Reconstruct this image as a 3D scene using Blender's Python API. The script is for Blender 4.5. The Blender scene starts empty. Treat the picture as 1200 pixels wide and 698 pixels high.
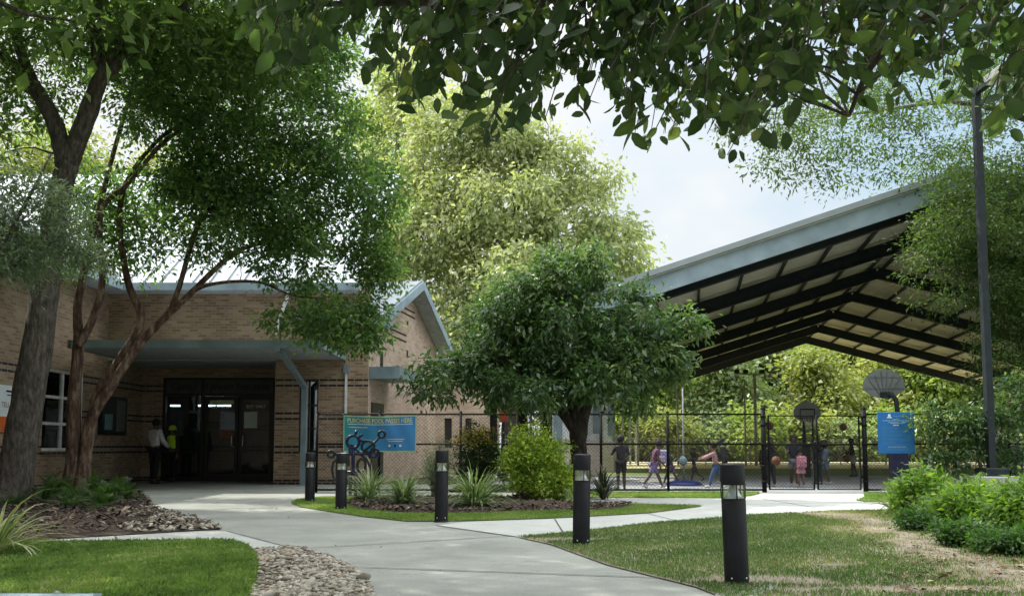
import bpy, math, random
import numpy as np
from mathutils import Vector, Matrix
R = math.radians
sc = bpy.context.scene
COL = sc.collection
random.seed(7)

# ------------------------------------------------------------------ camera
F_PX, HOR, CAMH, PITCH = 1050.0, 523.0, 1.05, R(4.5)
CY = HOR - F_PX * math.tan(PITCH)
cd = bpy.data.cameras.new('camera')
cam = bpy.data.objects.new('camera', cd); COL.objects.link(cam)
cam.location = (0, 0, CAMH); cam.rotation_euler = (R(90) + PITCH, 0, 0)
cd.sensor_width = 36; cd.lens = F_PX / 1200 * 36
cd.shift_y = (CY - 349) / 1200
cd.clip_end = 2000; cd.clip_start = 0.05
sc.camera = cam

def ray(px, py):
    xc = (px - 600) / F_PX; yc = -(py - CY) / F_PX
    return Vector((xc, math.cos(PITCH) - yc * math.sin(PITCH), math.sin(PITCH) + yc * math.cos(PITCH)))
def g(px, py, z=0.0):
    d = ray(px, py); t = (z - CAMH) / d.z
    return Vector((d.x * t, d.y * t, z))
def at(px, py, Y):
    d = ray(px, py); t = Y / d.y
    return Vector((d.x * t, Y, CAMH + d.z * t))

# ------------------------------------------------------------------ materials
def new_mat(name):
    m = bpy.data.materials.new(name); m.use_nodes = True
    nt = m.node_tree; nt.nodes.clear()
    return m, nt, nt.nodes, nt.links
def N(nt, t, **kw):
    n = nt.nodes.new(t)
    for k, v in kw.items(): setattr(n, k, v)
    return n
def c4(c): return (c[0], c[1], c[2], 1)
def ramp(nt, stops):
    n = nt.nodes.new('ShaderNodeValToRGB'); e = n.color_ramp.elements
    while len(e) < len(stops): e.new(0.5)
    for i, (p, c) in enumerate(stops): e[i].position = p; e[i].color = c4(c)
    return n
def out(nt, sh):
    o = nt.nodes.new('ShaderNodeOutputMaterial'); nt.links.new(sh, o.inputs['Surface'])

def plain(name, col, rough=0.6, metal=0.0, var=0.12, scale=6.0, bump=0.0, bscale=40.0, spec=0.4, col2=None):
    m, nt, ns, L = new_mat(name)
    b = N(nt, 'ShaderNodeBsdfPrincipled')
    b.inputs['Roughness'].default_value = rough; b.inputs['Metallic'].default_value = metal
    b.inputs['Specular IOR Level'].default_value = spec
    tc = N(nt, 'ShaderNodeTexCoord')
    no = N(nt, 'ShaderNodeTexNoise'); no.inputs['Scale'].default_value = scale; no.inputs['Detail'].default_value = 6
    L.new(tc.outputs['Object'], no.inputs['Vector'])
    c2 = col2 or tuple(x * (1 - var * 2) for x in col)
    rp = ramp(nt, [(0.3, c2), (0.7, tuple(min(1, x * (1 + var)) for x in col))])
    L.new(no.outputs['Fac'], rp.inputs['Fac']); L.new(rp.outputs['Color'], b.inputs['Base Color'])
    if bump:
        n2 = N(nt, 'ShaderNodeTexNoise'); n2.inputs['Scale'].default_value = bscale; n2.inputs['Detail'].default_value = 5
        L.new(tc.outputs['Object'], n2.inputs['Vector'])
        bp = N(nt, 'ShaderNodeBump'); bp.inputs['Strength'].default_value = bump; bp.inputs['Distance'].default_value = 0.02
        L.new(n2.outputs['Fac'], bp.inputs['Height']); L.new(bp.outputs['Normal'], b.inputs['Normal'])
    out(nt, b.outputs[0]); return m

def leafmat(name, stops, trans=0.4, rough=0.45, spec=0.35, tcol=1.5):
    m, nt, ns, L = new_mat(name)
    a = N(nt, 'ShaderNodeAttribute', attribute_name='tint')
    rp = ramp(nt, stops); L.new(a.outputs['Fac'], rp.inputs['Fac'])
    b = N(nt, 'ShaderNodeBsdfPrincipled'); b.inputs['Roughness'].default_value = rough
    b.inputs['Specular IOR Level'].default_value = spec
    L.new(rp.outputs['Color'], b.inputs['Base Color'])
    t = N(nt, 'ShaderNodeBsdfTranslucent')
    mx = N(nt, 'ShaderNodeMix', data_type='RGBA', blend_type='MULTIPLY'); mx.inputs[0].default_value = 1
    L.new(rp.outputs['Color'], mx.inputs[6]); mx.inputs[7].default_value = (tcol * 1.15, tcol * 1.25, tcol * 0.6, 1)
    L.new(mx.outputs[2], t.inputs['Color'])
    ms = N(nt, 'ShaderNodeMixShader'); ms.inputs[0].default_value = trans
    L.new(b.outputs[0], ms.inputs[1]); L.new(t.outputs[0], ms.inputs[2])
    out(nt, ms.outputs[0]); return m

def tintmat(name, stops, rough=0.8, bump=0.0):
    m, nt, ns, L = new_mat(name)
    a = N(nt, 'ShaderNodeAttribute', attribute_name='tint')
    rp = ramp(nt, stops); L.new(a.outputs['Fac'], rp.inputs['Fac'])
    tc = N(nt, 'ShaderNodeTexCoord')
    no = N(nt, 'ShaderNodeTexNoise'); no.inputs['Scale'].default_value = 60; no.inputs['Detail'].default_value = 4
    L.new(tc.outputs['Object'], no.inputs['Vector'])
    mx = N(nt, 'ShaderNodeMix', data_type='RGBA', blend_type='MULTIPLY'); mx.inputs[0].default_value = 0.6
    rr = ramp(nt, [(0.3, (0.55, 0.55, 0.55)), (0.7, (1.15, 1.15, 1.15))])
    L.new(no.outputs['Fac'], rr.inputs['Fac']); L.new(rp.outputs['Color'], mx.inputs[6]); L.new(rr.outputs['Color'], mx.inputs[7])
    b = N(nt, 'ShaderNodeBsdfPrincipled'); b.inputs['Roughness'].default_value = rough
    L.new(mx.outputs[2], b.inputs['Base Color']); out(nt, b.outputs[0]); return m

def brickmat(name, ca, cb, cc, mortar, bands=True):
    m, nt, ns, L = new_mat(name)
    uv = N(nt, 'ShaderNodeUVMap', uv_map='UVMap')
    br = N(nt, 'ShaderNodeTexBrick'); br.offset = 0.5
    br.inputs['Scale'].default_value = 1; br.inputs['Brick Width'].default_value = 0.245; br.inputs['Row Height'].default_value = 0.0775
    br.inputs['Mortar Size'].default_value = 0.009; br.inputs['Mortar Smooth'].default_value = 0.2; br.inputs['Bias'].default_value = 0
    br.inputs['Color1'].default_value = (0, 0, 0, 1); br.inputs['Color2'].default_value = (1, 1, 1, 1); br.inputs['Mortar'].default_value = (0.5, 0.5, 0.5, 1)
    L.new(uv.outputs['UV'], br.inputs['Vector'])
    rp = ramp(nt, [(0.0, ca), (0.5, cb), (1.0, cc)]); L.new(br.outputs['Color'], rp.inputs['Fac'])
    col = rp.outputs['Color']
    if bands:
        sp = N(nt, 'ShaderNodeSeparateXYZ'); L.new(uv.outputs['UV'], sp.inputs[0])
        acc = None
        for z0, z1 in ((0, .155), (.853, .930), (1.008, 1.085), (1.783, 1.860), (1.938, 2.015), (2.713, 2.79), (2.868, 2.945)):
            a = N(nt, 'ShaderNodeMath', operation='COMPARE'); a.inputs[1].default_value = (z0 + z1) / 2; a.inputs[2].default_value = (z1 - z0) / 2
            L.new(sp.outputs['Y'], a.inputs[0])
            if acc is None: acc = a.outputs[0]
            else:
                s = N(nt, 'ShaderNodeMath', operation='ADD'); L.new(acc, s.inputs[0]); L.new(a.outputs[0], s.inputs[1]); acc = s.outputs[0]
        mb = N(nt, 'ShaderNodeMix', data_type='RGBA'); L.new(acc, mb.inputs[0]); L.new(col, mb.inputs[6]); mb.inputs[7].default_value = (.035, .022, .018, 1)
        col = mb.outputs[2]
    mm = N(nt, 'ShaderNodeMix', data_type='RGBA'); L.new(br.outputs['Fac'], mm.inputs[0]); L.new(col, mm.inputs[6]); mm.inputs[7].default_value = c4(mortar)
    no = N(nt, 'ShaderNodeTexNoise'); no.inputs['Scale'].default_value = 0.9; no.inputs['Detail'].default_value = 8
    L.new(uv.outputs['UV'], no.inputs['Vector'])
    rr = ramp(nt, [(0.3, (.78, .76, .74)), (0.7, (1.08, 1.08, 1.08))]); L.new(no.outputs['Fac'], rr.inputs['Fac'])
    mx = N(nt, 'ShaderNodeMix', data_type='RGBA', blend_type='MULTIPLY'); mx.inputs[0].default_value = 1
    L.new(mm.outputs[2], mx.inputs[6]); L.new(rr.outputs['Color'], mx.inputs[7])
    b = N(nt, 'ShaderNodeBsdfPrincipled'); b.inputs['Roughness'].default_value = 0.85
    L.new(mx.outputs[2], b.inputs['Base Color'])
    bp = N(nt, 'ShaderNodeBump', invert=True); bp.inputs['Strength'].default_value = 0.5; bp.inputs['Distance'].default_value = 0.01
    L.new(br.outputs['Fac'], bp.inputs['Height']); L.new(bp.outputs['Normal'], b.inputs['Normal'])
    out(nt, b.outputs[0]); return m

def groundmat(name, cols, s1=1.2, s2=30, rough=0.92, bump=0.4, stains=None):
    """two-scale mottled ground"""
    m, nt, ns, L = new_mat(name)
    tc = N(nt, 'ShaderNodeTexCoord')
    n1 = N(nt, 'ShaderNodeTexNoise'); n1.inputs['Scale'].default_value = s1; n1.inputs['Detail'].default_value = 8; n1.inputs['Roughness'].default_value = 0.62
    n2 = N(nt, 'ShaderNodeTexNoise'); n2.inputs['Scale'].default_value = s2; n2.inputs['Detail'].default_value = 6; n2.inputs['Roughness'].default_value = 0.7
    L.new(tc.outputs['Object'], n1.inputs['Vector']); L.new(tc.outputs['Object'], n2.inputs['Vector'])
    rp = ramp(nt, [(0.32, cols[0]), (0.5, cols[1]), (0.68, cols[2])]); L.new(n1.outputs['Fac'], rp.inputs['Fac'])
    rr = ramp(nt, [(0.3, (.72, .72, .72)), (0.7, (1.2, 1.2, 1.2))]); L.new(n2.outputs['Fac'], rr.inputs['Fac'])
    mx = N(nt, 'ShaderNodeMix', data_type='RGBA', blend_type='MULTIPLY'); mx.inputs[0].default_value = 0.75
    L.new(rp.outputs['Color'], mx.inputs[6]); L.new(rr.outputs['Color'], mx.inputs[7])
    col = mx.outputs[2]
    if stains:
        n3 = N(nt, 'ShaderNodeTexNoise'); n3.inputs['Scale'].default_value = 2.6; n3.inputs['Detail'].default_value = 9; n3.inputs['Roughness'].default_value = 0.75
        L.new(tc.outputs['Object'], n3.inputs['Vector'])
        r3 = ramp(nt, [(0.56, (0, 0, 0)), (0.70, (1, 1, 1))]); L.new(n3.outputs['Fac'], r3.inputs['Fac'])
        m3 = N(nt, 'ShaderNodeMix', data_type='RGBA'); ml = N(nt, 'ShaderNodeMath', operation='MULTIPLY'); ml.inputs[1].default_value = 0.75
        L.new(r3.outputs['Color'], ml.inputs[0]); L.new(ml.outputs[0], m3.inputs[0])
        L.new(col, m3.inputs[6]); m3.inputs[7].default_value = c4(stains); col = m3.outputs[2]
    b = N(nt, 'ShaderNodeBsdfPrincipled'); b.inputs['Roughness'].default_value = rough; b.inputs['Specular IOR Level'].default_value = 0.25
    L.new(col, b.inputs['Base Color'])
    bp = N(nt, 'ShaderNodeBump'); bp.inputs['Strength'].default_value = bump; bp.inputs['Distance'].default_value = 0.02
    L.new(n2.outputs['Fac'], bp.inputs['Height']); L.new(bp.outputs['Normal'], b.inputs['Normal'])
    out(nt, b.outputs[0]); return m

def glassmat(name, tint=(.75, .85, .85), refl=0.12):
    m, nt, ns, L = new_mat(name)
    t = N(nt, 'ShaderNodeBsdfTransparent'); t.inputs['Color'].default_value = c4(tint)
    gl = N(nt, 'ShaderNodeBsdfGlossy'); gl.inputs['Roughness'].default_value = 0.03
    lw = N(nt, 'ShaderNodeLayerWeight'); lw.inputs['Blend'].default_value = 0.2
    ad = N(nt, 'ShaderNodeMath', operation='ADD'); ad.inputs[1].default_value = refl; ad.use_clamp = True
    L.new(lw.outputs['Fresnel'], ad.inputs[0])
    mx = N(nt, 'ShaderNodeMixShader'); L.new(ad.outputs[0], mx.inputs[0]); L.new(t.outputs[0], mx.inputs[1]); L.new(gl.outputs[0], mx.inputs[2])
    out(nt, mx.outputs[0]); return m

def barkmat(name, c1, c2, c3, sx=16, sz=5.0, bump=1.0):
    m, nt, ns, L = new_mat(name)
    tc = N(nt, 'ShaderNodeTexCoord'); mp = N(nt, 'ShaderNodeMapping'); mp.inputs['Scale'].default_value = (sx, sx, sz)
    L.new(tc.outputs['Object'], mp.inputs['Vector'])
    no = N(nt, 'ShaderNodeTexNoise'); no.inputs['Scale'].default_value = 1; no.inputs['Detail'].default_value = 8; no.inputs['Roughness'].default_value = 0.65
    L.new(mp.outputs[0], no.inputs['Vector'])
    rp = ramp(nt, [(0.34, c1), (0.5, c2), (0.66, c3)]); L.new(no.outputs['Fac'], rp.inputs['Fac'])
    b = N(nt, 'ShaderNodeBsdfPrincipled'); b.inputs['Roughness'].default_value = 0.9; b.inputs['Specular IOR Level'].default_value = 0.2
    L.new(rp.outputs['Color'], b.inputs['Base Color'])
    bp = N(nt, 'ShaderNodeBump'); bp.inputs['Strength'].default_value = bump; bp.inputs['Distance'].default_value = 0.03
    L.new(no.outputs['Fac'], bp.inputs['Height']); L.new(bp.outputs['Normal'], b.inputs['Normal'])
    out(nt, b.outputs[0]); return m

def emit(name, col, s):
    m, nt, ns, L = new_mat(name)
    e = N(nt, 'ShaderNodeEmission'); e.inputs[0].default_value = c4(col); e.inputs[1].default_value = s
    out(nt, e.outputs[0]); return m

M = {}
M['brick'] = brickmat('tan_brick', (.24, .155, .09), (.34, .235, .145), (.43, .31, .20), (.36, .31, .25))
M['brick_plain'] = brickmat('pale_brick', (.48, .33, .25), (.56, .41, .315), (.64, .49, .385), (.56, .48, .40), bands=False)
M['pier_brick'] = brickmat('cream_brick', (.46, .40, .34), (.55, .48, .41), (.62, .55, .48), (.5, .46, .4), bands=False)
M['dark_brick'] = plain('dark_brick', (.05, .03, .025), .8)
M['steel_blue'] = plain('painted_steel_blue_grey', (.21, .275, .30), .5, 0, .14, 2.2)
M['fascia_blue'] = plain('pale_blue_fascia', (.29, .375, .43), .5, 0, .14, 1.7)
M['soffit'] = plain('soffit_grey', (.42, .45, .47), .7)
M['roof_metal'] = plain('light_metal_roof', (.32, .365, .385), .5, .05, .06, 1.5)
M['roof_under'] = plain('cream_roof_deck', (.78, .745, .65), .6, 0, .05, 1)
M['steel_dark'] = plain('dark_frame_steel', (.022, .029, .033), .55, spec=.2)
M['white_steel'] = plain('white_steel', (.75, .76, .76), .5)
M['white_paint'] = plain('white_paint', (.8, .8, .79), .5, 0, .04)
M['black_metal'] = plain('black_powder_coat', (.012, .013, .015), .42, 0, .2, 8)
M['fence_black'] = plain('black_vinyl', (.006, .006, .007), .6, spec=.15)
M['bollard'] = plain('charcoal_paint', (.008, .009, .011), .5, 0, .25, 7, .08, 120, .25)
M['alu'] = plain('brushed_aluminium', (.82, .83, .83), .38, .45, .05)
M['lens'] = glassmat('clear_lens', (.93, .97, .95), .14)
M['glass'] = glassmat('tinted_glass', (.55, .60, .60), .06)
M['winglass'] = glassmat('window_glass', (.78, .84, .84), .10)
M['blind'] = plain('window_blind', (.42, .52, .54), .7)
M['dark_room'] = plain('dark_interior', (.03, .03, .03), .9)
M['bronze'] = plain('dark_bronze_frame', (.018, .016, .015), .4)
M['concrete'] = groundmat('grey_concrete', ((.215, .228, .200), (.27, .283, .25), (.315, .328, .29)), .9, 45, .9, .12, stains=(.155, .163, .14))
M['concrete_light'] = groundmat('pale_concrete', ((.35, .363, .335), (.41, .423, .39), (.45, .463, .43)), 1.1, 45, .9, .1, stains=(.28, .285, .26))
M['joint'] = plain('joint_dirt', (.10, .10, .09), .95)  # dark dirt in the expansion joints
M['court'] = groundmat('court_slab', ((.20, .215, .215), (.25, .265, .265), (.29, .30, .30)), .7, 30, .8, .1)
M['soil'] = groundmat('bare_soil', ((.165, .14, .098), (.24, .205, .15), (.31, .27, .21)), 2.2, 30, .95, .8)
M['turf'] = groundmat('turf_base', ((.05, .075, .025), (.085, .11, .04), (.15, .14, .07)), 1.4, 40, .95, .8)
M['lawn_base'] = groundmat('lush_turf_base', ((.025, .045, .012), (.04, .065, .018), (.06, .08, .025)), 2, 40, .95, .8)
M['mulch'] = groundmat('bark_mulch', ((.035, .025, .018), (.06, .043, .032), (.10, .075, .055)), 4, 55, .95, 1.0)
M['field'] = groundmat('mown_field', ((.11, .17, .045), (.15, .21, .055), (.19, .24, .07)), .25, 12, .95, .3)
M['field_far'] = groundmat('sun_painted_grass', ((.55, .48, .24), (.64, .57, .31), (.70, .63, .37)), .3, 9, .95, .3)  # far grass with sunlight painted into its pale colour
M['wide_ground'] = groundmat('open_ground', ((.06, .08, .03), (.09, .10, .045), (.14, .125, .07)), .15, 5, .95, .4)
M['rock'] = tintmat('river_rock', [(0, (.11, .095, .07)), (.3, (.215, .185, .135)), (.6, (.32, .285, .22)), (.85, (.42, .395, .335)), (1, (.33, .24, .13))], .7)
M['chips'] = tintmat('mulch_chips', [(0, (.03, .02, .014)), (.55, (.085, .06, .042)), (.85, (.20, .15, .105)), (1, (.40, .33, .26))], .9)
M['litter'] = tintmat('dry_leaves', [(0, (.10, .06, .03)), (.5, (.22, .14, .07)), (1, (.42, .34, .22))], .85)
M['grass'] = leafmat('lush_grass', [(0, (.085, .155, .035)), (.5, (.175, .275, .070)), (.9, (.28, .37, .115)), (1, (.42, .42, .22))], .35)
M['grass_dry'] = leafmat('mown_grass', [(0, (.055, .11, .032)), (.5, (.105, .185, .055)), (.8, (.19, .25, .09)), (1, (.40, .36, .21))], .3)
M['lf_oak'] = leafmat('oak_leaf', [(0, (.06, .105, .036)), (.5, (.11, .175, .055)), (1, (.20, .27, .085))], .55)
M['lf_myrtle'] = leafmat('crape_myrtle_leaf', [(0, (.05, .10, .038)), (.5, (.092, .168, .056)), (1, (.18, .26, .085))], .55)
M['lf_big'] = leafmat('broad_leaf', [(0, (.034, .062, .030)), (.5, (.058, .10, .042)), (.85, (.10, .15, .052)), (1, (.17, .20, .06))], .5, .45, .3)
M['lf_fine'] = leafmat('fine_leaf', [(0, (.035, .070, .022)), (.5, (.070, .118, .034)), (1, (.14, .19, .06))], .45)
M['lf_grey'] = leafmat('grey_green_leaf', [(0, (.09, .13, .085)), (.5, (.17, .225, .15)), (1, (.27, .32, .21))], .35)
M['lf_mid'] = leafmat('glossy_mid_leaf', [(0, (.035, .075, .028)), (.5, (.065, .125, .045)), (1, (.15, .215, .075))], .36, .36, .5)
M['lf_yel'] = leafmat('yellow_green_leaf', [(0, (.22, .26, .13)), (.5, (.335, .37, .19)), (1, (.46, .475, .27))], .38)
M['lf_wood1'] = leafmat('woods_yellow_leaf', [(0, (.16, .205, .065)), (.5, (.28, .315, .105)), (1, (.42, .42, .165))], .40, tcol=1.2)
M['lf_wood2'] = leafmat('woods_green_leaf', [(0, (.13, .19, .05)), (.5, (.23, .30, .08)), (1, (.36, .41, .14))], .40)
M['lf_wood3'] = leafmat('woods_grey_leaf', [(0, (.14, .19, .09)), (.5, (.24, .30, .15)), (1, (.37, .42, .24))], .35)
M['lf_shrub'] = leafmat('lime_shrub_leaf', [(0, (.10, .17, .028)), (.5, (.23, .33, .045)), (.85, (.40, .45, .07)), (1, (.60, .52, .09))], .42)
M['lf_dark'] = leafmat('dark_shrub_leaf', [(0, (.014, .032, .014)), (.5, (.03, .06, .022)), (1, (.07, .10, .035))], .3)
M['lf_gold'] = leafmat('golden_tip_leaf', [(0, (.13, .14, .02)), (.5, (.30, .26, .04)), (1, (.48, .30, .06))], .4)
M['lf_fern'] = leafmat('fern_leaf', [(0, (.06, .125, .022)), (.5, (.12, .215, .034)), (1, (.22, .31, .06))], .42)
M['lf_fern_dk'] = leafmat('shade_fern_leaf', [(0, (.025, .065, .016)), (.5, (.045, .105, .024)), (1, (.09, .16, .036))], .42)
M['lf_strap'] = leafmat('strap_leaf', [(0, (.07, .12, .055)), (.5, (.14, .21, .10)), (.8, (.26, .33, .17)), (1, (.50, .51, .32))], .3, .4, .4)
M['lf_varieg'] = leafmat('striped_strap_leaf', [(0, (.06, .11, .04)), (.4, (.14, .20, .08)), (.6, (.38, .42, .22)), (1, (.60, .58, .38))], .3, .4, .4)
M['lf_dkstrap'] = leafmat('dark_strap_leaf', [(0, (.018, .022, .018)), (.5, (.035, .045, .03)), (1, (.22, .24, .13))], .25, .35, .5)
M['bark_dark'] = barkmat('dark_bark', (.035, .030, .025), (.08, .07, .058), (.15, .135, .112))
M['bark_black'] = barkmat('blackish_bark', (.014, .011, .009), (.034, .027, .021), (.07, .06, .047))
M['bark_red'] = barkmat('peeling_red_bark', (.04, .024, .018), (.105, .066, .047), (.27, .205, .15), 10, 2.6)
M['bark_grey'] = barkmat('grey_bark', (.06, .05, .04), (.12, .105, .085), (.2, .18, .15))
M['stem'] = plain('green_stem', (.09, .11, .045), .7)
M['banner'] = None
M['sign_blue'] = plain('sign_blue', (.012, .14, .40), .4, 0, .04)
M['sign_text'] = plain('sign_white', (.42, .58, .74), .5, 0, .02)
M['sign_text2'] = plain('sign_pale_blue', (.07, .26, .52), .5, 0, .02)
M['ban_yellow'] = plain('banner_yellow', (.72, .66, .16), .5, 0, .05)
M['ban_edge'] = plain('banner_lime_edge', (.36, .58, .30), .5, 0, .05)
M['ban_white'] = plain('banner_white', (.7, .78, .8), .5, 0, .02)
M['navy'] = plain('navy_tube', (.006, .008, .055), .35)
M['darkgreen'] = plain('black_green_tube', (.008, .02, .02), .35)
M['backboard'] = plain('grey_backboard', (.20, .22, .21), .5, 0, .08, 2)
M['board_rib'] = plain('backboard_rib', (.13, .145, .14), .5)
M['pad'] = plain('navy_pad', (.012, .016, .06), .55)
M['blue_plastic'] = plain('blue_plastic', (.012, .028, .13), .4)
M['galv'] = plain('galvanised_pole', (.32, .34, .34), .5, .3)
M['rim'] = plain('orange_rim', (.5, .12, .03), .5)
M['orange_ball'] = plain('basketball_rubber', (.14, .05, .02), .7, 0, .1, 30, .2, 200)
M['hivis'] = plain('hi_vis_yellow', (.55, .80, .05), .6, 0, .04)
M['red'] = plain('red_box', (.33, .035, .025), .5)
M['orange'] = plain('orange_panel', (.62, .14, .03), .5)
M['seam'] = plain('seam_black', (.01, .01, .01), .8)

# ------------------------------------------------------------------ mesh helpers
def setp(o, label=None, cat=None, group=None, kind=None):
    if label: o['label'] = label
    if cat: o['category'] = cat
    if group: o['group'] = group
    if kind: o['kind'] = kind
    return o
def rootloc(p):
    while p.parent: p = p.parent
    return Vector(p.location)
def thing(name, label, cat, loc=(0, 0, 0), group=None, rotz=0):
    o = bpy.data.objects.new(name, None); COL.objects.link(o); o.empty_display_size = 0.2
    o.location = loc; o.rotation_euler = (0, 0, rotz)
    return setp(o, label, cat, group)
def link(name, me, parent=None, loc=None):
    o = bpy.data.objects.new(name, me); COL.objects.link(o)
    if parent: o.parent = parent
    if loc is not None: o.location = loc
    return o
def copy_tree(o, parent=None):
    c = o.copy(); COL.objects.link(c)
    if parent: c.parent = parent
    for ch in list(o.children): copy_tree(ch, c)
    return c

class MB:
    def __init__(s): s.v = []; s.f = []; s.m = []; s.sm = []
    def add(s, vs, fs, mat=0, smooth=False):
        b = len(s.v); s.v += [tuple(x) for x in vs]
        for f in fs: s.f.append(tuple(i + b for i in f)); s.m.append(mat); s.sm.append(smooth)
        return s
    def box(s, lo, hi, mat=0, mx=None, bev=0.0):
        x0, y0, z0 = lo; x1, y1, z1 = hi
        if bev <= 0:
            vs = [(x0,y0,z0),(x1,y0,z0),(x1,y1,z0),(x0,y1,z0),(x0,y0,z1),(x1,y0,z1),(x1,y1,z1),(x0,y1,z1)]
            fs = [(0,3,2,1),(4,5,6,7),(0,1,5,4),(1,2,6,5),(2,3,7,6),(3,0,4,7)]
        else:
            b = bev; vs = []
            for zz, q in ((z0, b), (z0 + b, 0), (z1 - b, 0), (z1, b)):
                vs += [(x0+q,y0+q,zz),(x1-q,y0+q,zz),(x1-q,y1-q,zz),(x0+q,y1-q,zz)]
            fs = [(3,2,1,0),(12,13,14,15)]
            for k in range(3):
                for i in range(4):
                    j = (i + 1) % 4; fs.append((4*k+i, 4*k+j, 4*k+4+j, 4*k+4+i))
        if mx is not None: vs = [mx @ Vector(p) for p in vs]
        return s.add(vs, fs, mat)
    def beam(s, a, b, w, h, mat=0, up=(0, 0, 1)):
        """rectangular bar from a to b, w across, h along up"""
        a = Vector(a); b = Vector(b); d = (b - a); L = d.length; d /= L
        u = Vector(up); x = d.cross(u)
        if x.length < 1e-4: x = d.cross(Vector((0, 1, 0)))
        x.normalize(); z = x.cross(d).normalized()
        mx = Matrix(((x.x, d.x, z.x, a.x), (x.y, d.y, z.y, a.y), (x.z, d.z, z.z, a.z), (0, 0, 0, 1)))
        return s.box((-w/2, 0, -h/2), (w/2, L, h/2), mat, mx)
    def tube(s, pts, rad, n=8, mat=0, closed=False, cap=True, jit=0.0, rng=None):
        pts = [Vector(p) for p in pts]; k = len(pts)
        rad = [rad] * k if not hasattr(rad, '__len__') else rad
        vs = []; prev = None
        for i, p in enumerate(pts):
            if closed: d = pts[(i + 1) % k] - pts[i - 1]
            else: d = pts[min(i + 1, k - 1)] - pts[max(i - 1, 0)]
            d.normalize()
            if prev is None:
                a = Vector((0, 0, 1)) if abs(d.z) < .9 else Vector((1, 0, 0))
                x = d.cross(a).normalized()
            else:
                x = prev - d * prev.dot(d); x.normalize()
            prev = x; y = d.cross(x)
            for j in range(n):
                t = 2 * math.pi * j / n
                r = rad[i] * (1 + (rng.uniform(-jit, jit) if jit else 0))
                vs.append(p + (x * math.cos(t) + y * math.sin(t)) * r)
        fs = []
        for i in range(k if closed else k - 1):
            i2 = (i + 1) % k
            for j in range(n):
                j2 = (j + 1) % n; fs.append((i*n+j, i*n+j2, i2*n+j2, i2*n+j))
        if cap and not closed:
            fs.append(tuple(range(n))[::-1]); fs.append(tuple((k - 1) * n + j for j in range(n)))
        return s.add(vs, fs, mat, True)
    def lathe(s, prof, c=(0, 0, 0), n=24, mat=0, smooth=True, sx=1, sy=1):
        c = Vector(c); k = len(prof); vs = []
        for r, z in prof:
            for j in range(n):
                t = 2 * math.pi * j / n; vs.append(c + Vector((r * math.cos(t) * sx, r * math.sin(t) * sy, z)))
        fs = []
        for i in range(k - 1):
            for j in range(n):
                j2 = (j + 1) % n; fs.append((i*n+j, i*n+j2, (i+1)*n+j2, (i+1)*n+j))
        s.add(vs, fs, mat, smooth)
        s.add(vs[:n], [tuple(range(n))[::-1]], mat); s.add(vs[-n:], [tuple(range(n))], mat)
        return s
    def ball(s, c, r, n=10, mat=0, sc=(1, 1, 1), mx=None):
        c = Vector(c); vs = []; k = n // 2 + 2
        for i in range(1, k):
            a = math.pi * i / k
            for j in range(n):
                t = 2 * math.pi * j / n
                p = Vector((math.sin(a)*math.cos(t)*r*sc[0], math.sin(a)*math.sin(t)*r*sc[1], math.cos(a)*r*sc[2]))
                vs.append(c + (mx @ p if mx is not None else p))
        top = Vector((0, 0, r*sc[2])); bot = -top
        vs += [c + (mx @ top if mx is not None else top), c + (mx @ bot if mx is not None else bot)]
        fs = []
        for i in range(k - 2):
            for j in range(n):
                j2 = (j + 1) % n; fs.append((i*n+j, (i+1)*n+j, (i+1)*n+j2, i*n+j2))
        T = (k - 1) * n
        for j in range(n):
            j2 = (j + 1) % n; fs.append((T, j, j2)); fs.append((T + 1, (k-2)*n+j2, (k-2)*n+j))
        return s.add(vs, fs, mat, True)
    def poly(s, pts, z0, z1=None, mat=0):
        """flat polygon, or prism when z1 is given, from xy points"""
        n = len(pts)
        if z1 is None: return s.add([(p[0], p[1], z0) for p in pts], [tuple(range(n))], mat)
        vs = [(p[0], p[1], z0) for p in pts] + [(p[0], p[1], z1) for p in pts]
        fs = [tuple(range(n))[::-1], tuple(range(n, 2*n))] + [(i, (i+1) % n, n + (i+1) % n, n + i) for i in range(n)]
        return s.add(vs, fs, mat)
    def extr(s, pts, off, mat=0):
        """planar 3D polygon extruded by vector"""
        n = len(pts); pts = [Vector(p) for p in pts]; off = Vector(off)
        vs = pts + [p + off for p in pts]
        fs = [tuple(range(n)), tuple(range(n, 2*n))[::-1]] + [(i, n+i, n+(i+1) % n, (i+1) % n) for i in range(n)]
        return s.add(vs, fs, mat)
    def wall(s, p0, p1, z0, z1, th, ops=(), mat=0):
        """wall from p0 to p1 (xy), outer face on the right-hand side of p0->p1 seen from above; ops = (u0,u1,v0,v1)"""
        p0 = Vector((p0[0], p0[1], 0)); p1 = Vector((p1[0], p1[1], 0)); d = p1 - p0; Lw = d.length; d /= Lw
        nrm = Vector((d.y, -d.x, 0))
        us = sorted({0, Lw, *[o[0] for o in ops], *[o[1] for o in ops]}); vs_ = sorted({z0, z1, *[o[2] for o in ops], *[o[3] for o in ops]})
        P = lambda u, v, k: p0 + d * u - nrm * (th * k) + Vector((0, 0, v))
        for a, b in zip(us, us[1:]):
            for c, e in zip(vs_, vs_[1:]):
                if any(o[0] <= a + 1e-6 and b <= o[1] + 1e-6 and o[2] <= c + 1e-6 and e <= o[3] + 1e-6 for o in ops): continue
                s.add([P(a,c,0), P(b,c,0), P(b,e,0), P(a,e,0)], [(0,1,2,3)], mat)
                s.add([P(a,c,1), P(b,c,1), P(b,e,1), P(a,e,1)], [(3,2,1,0)], mat)
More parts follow.
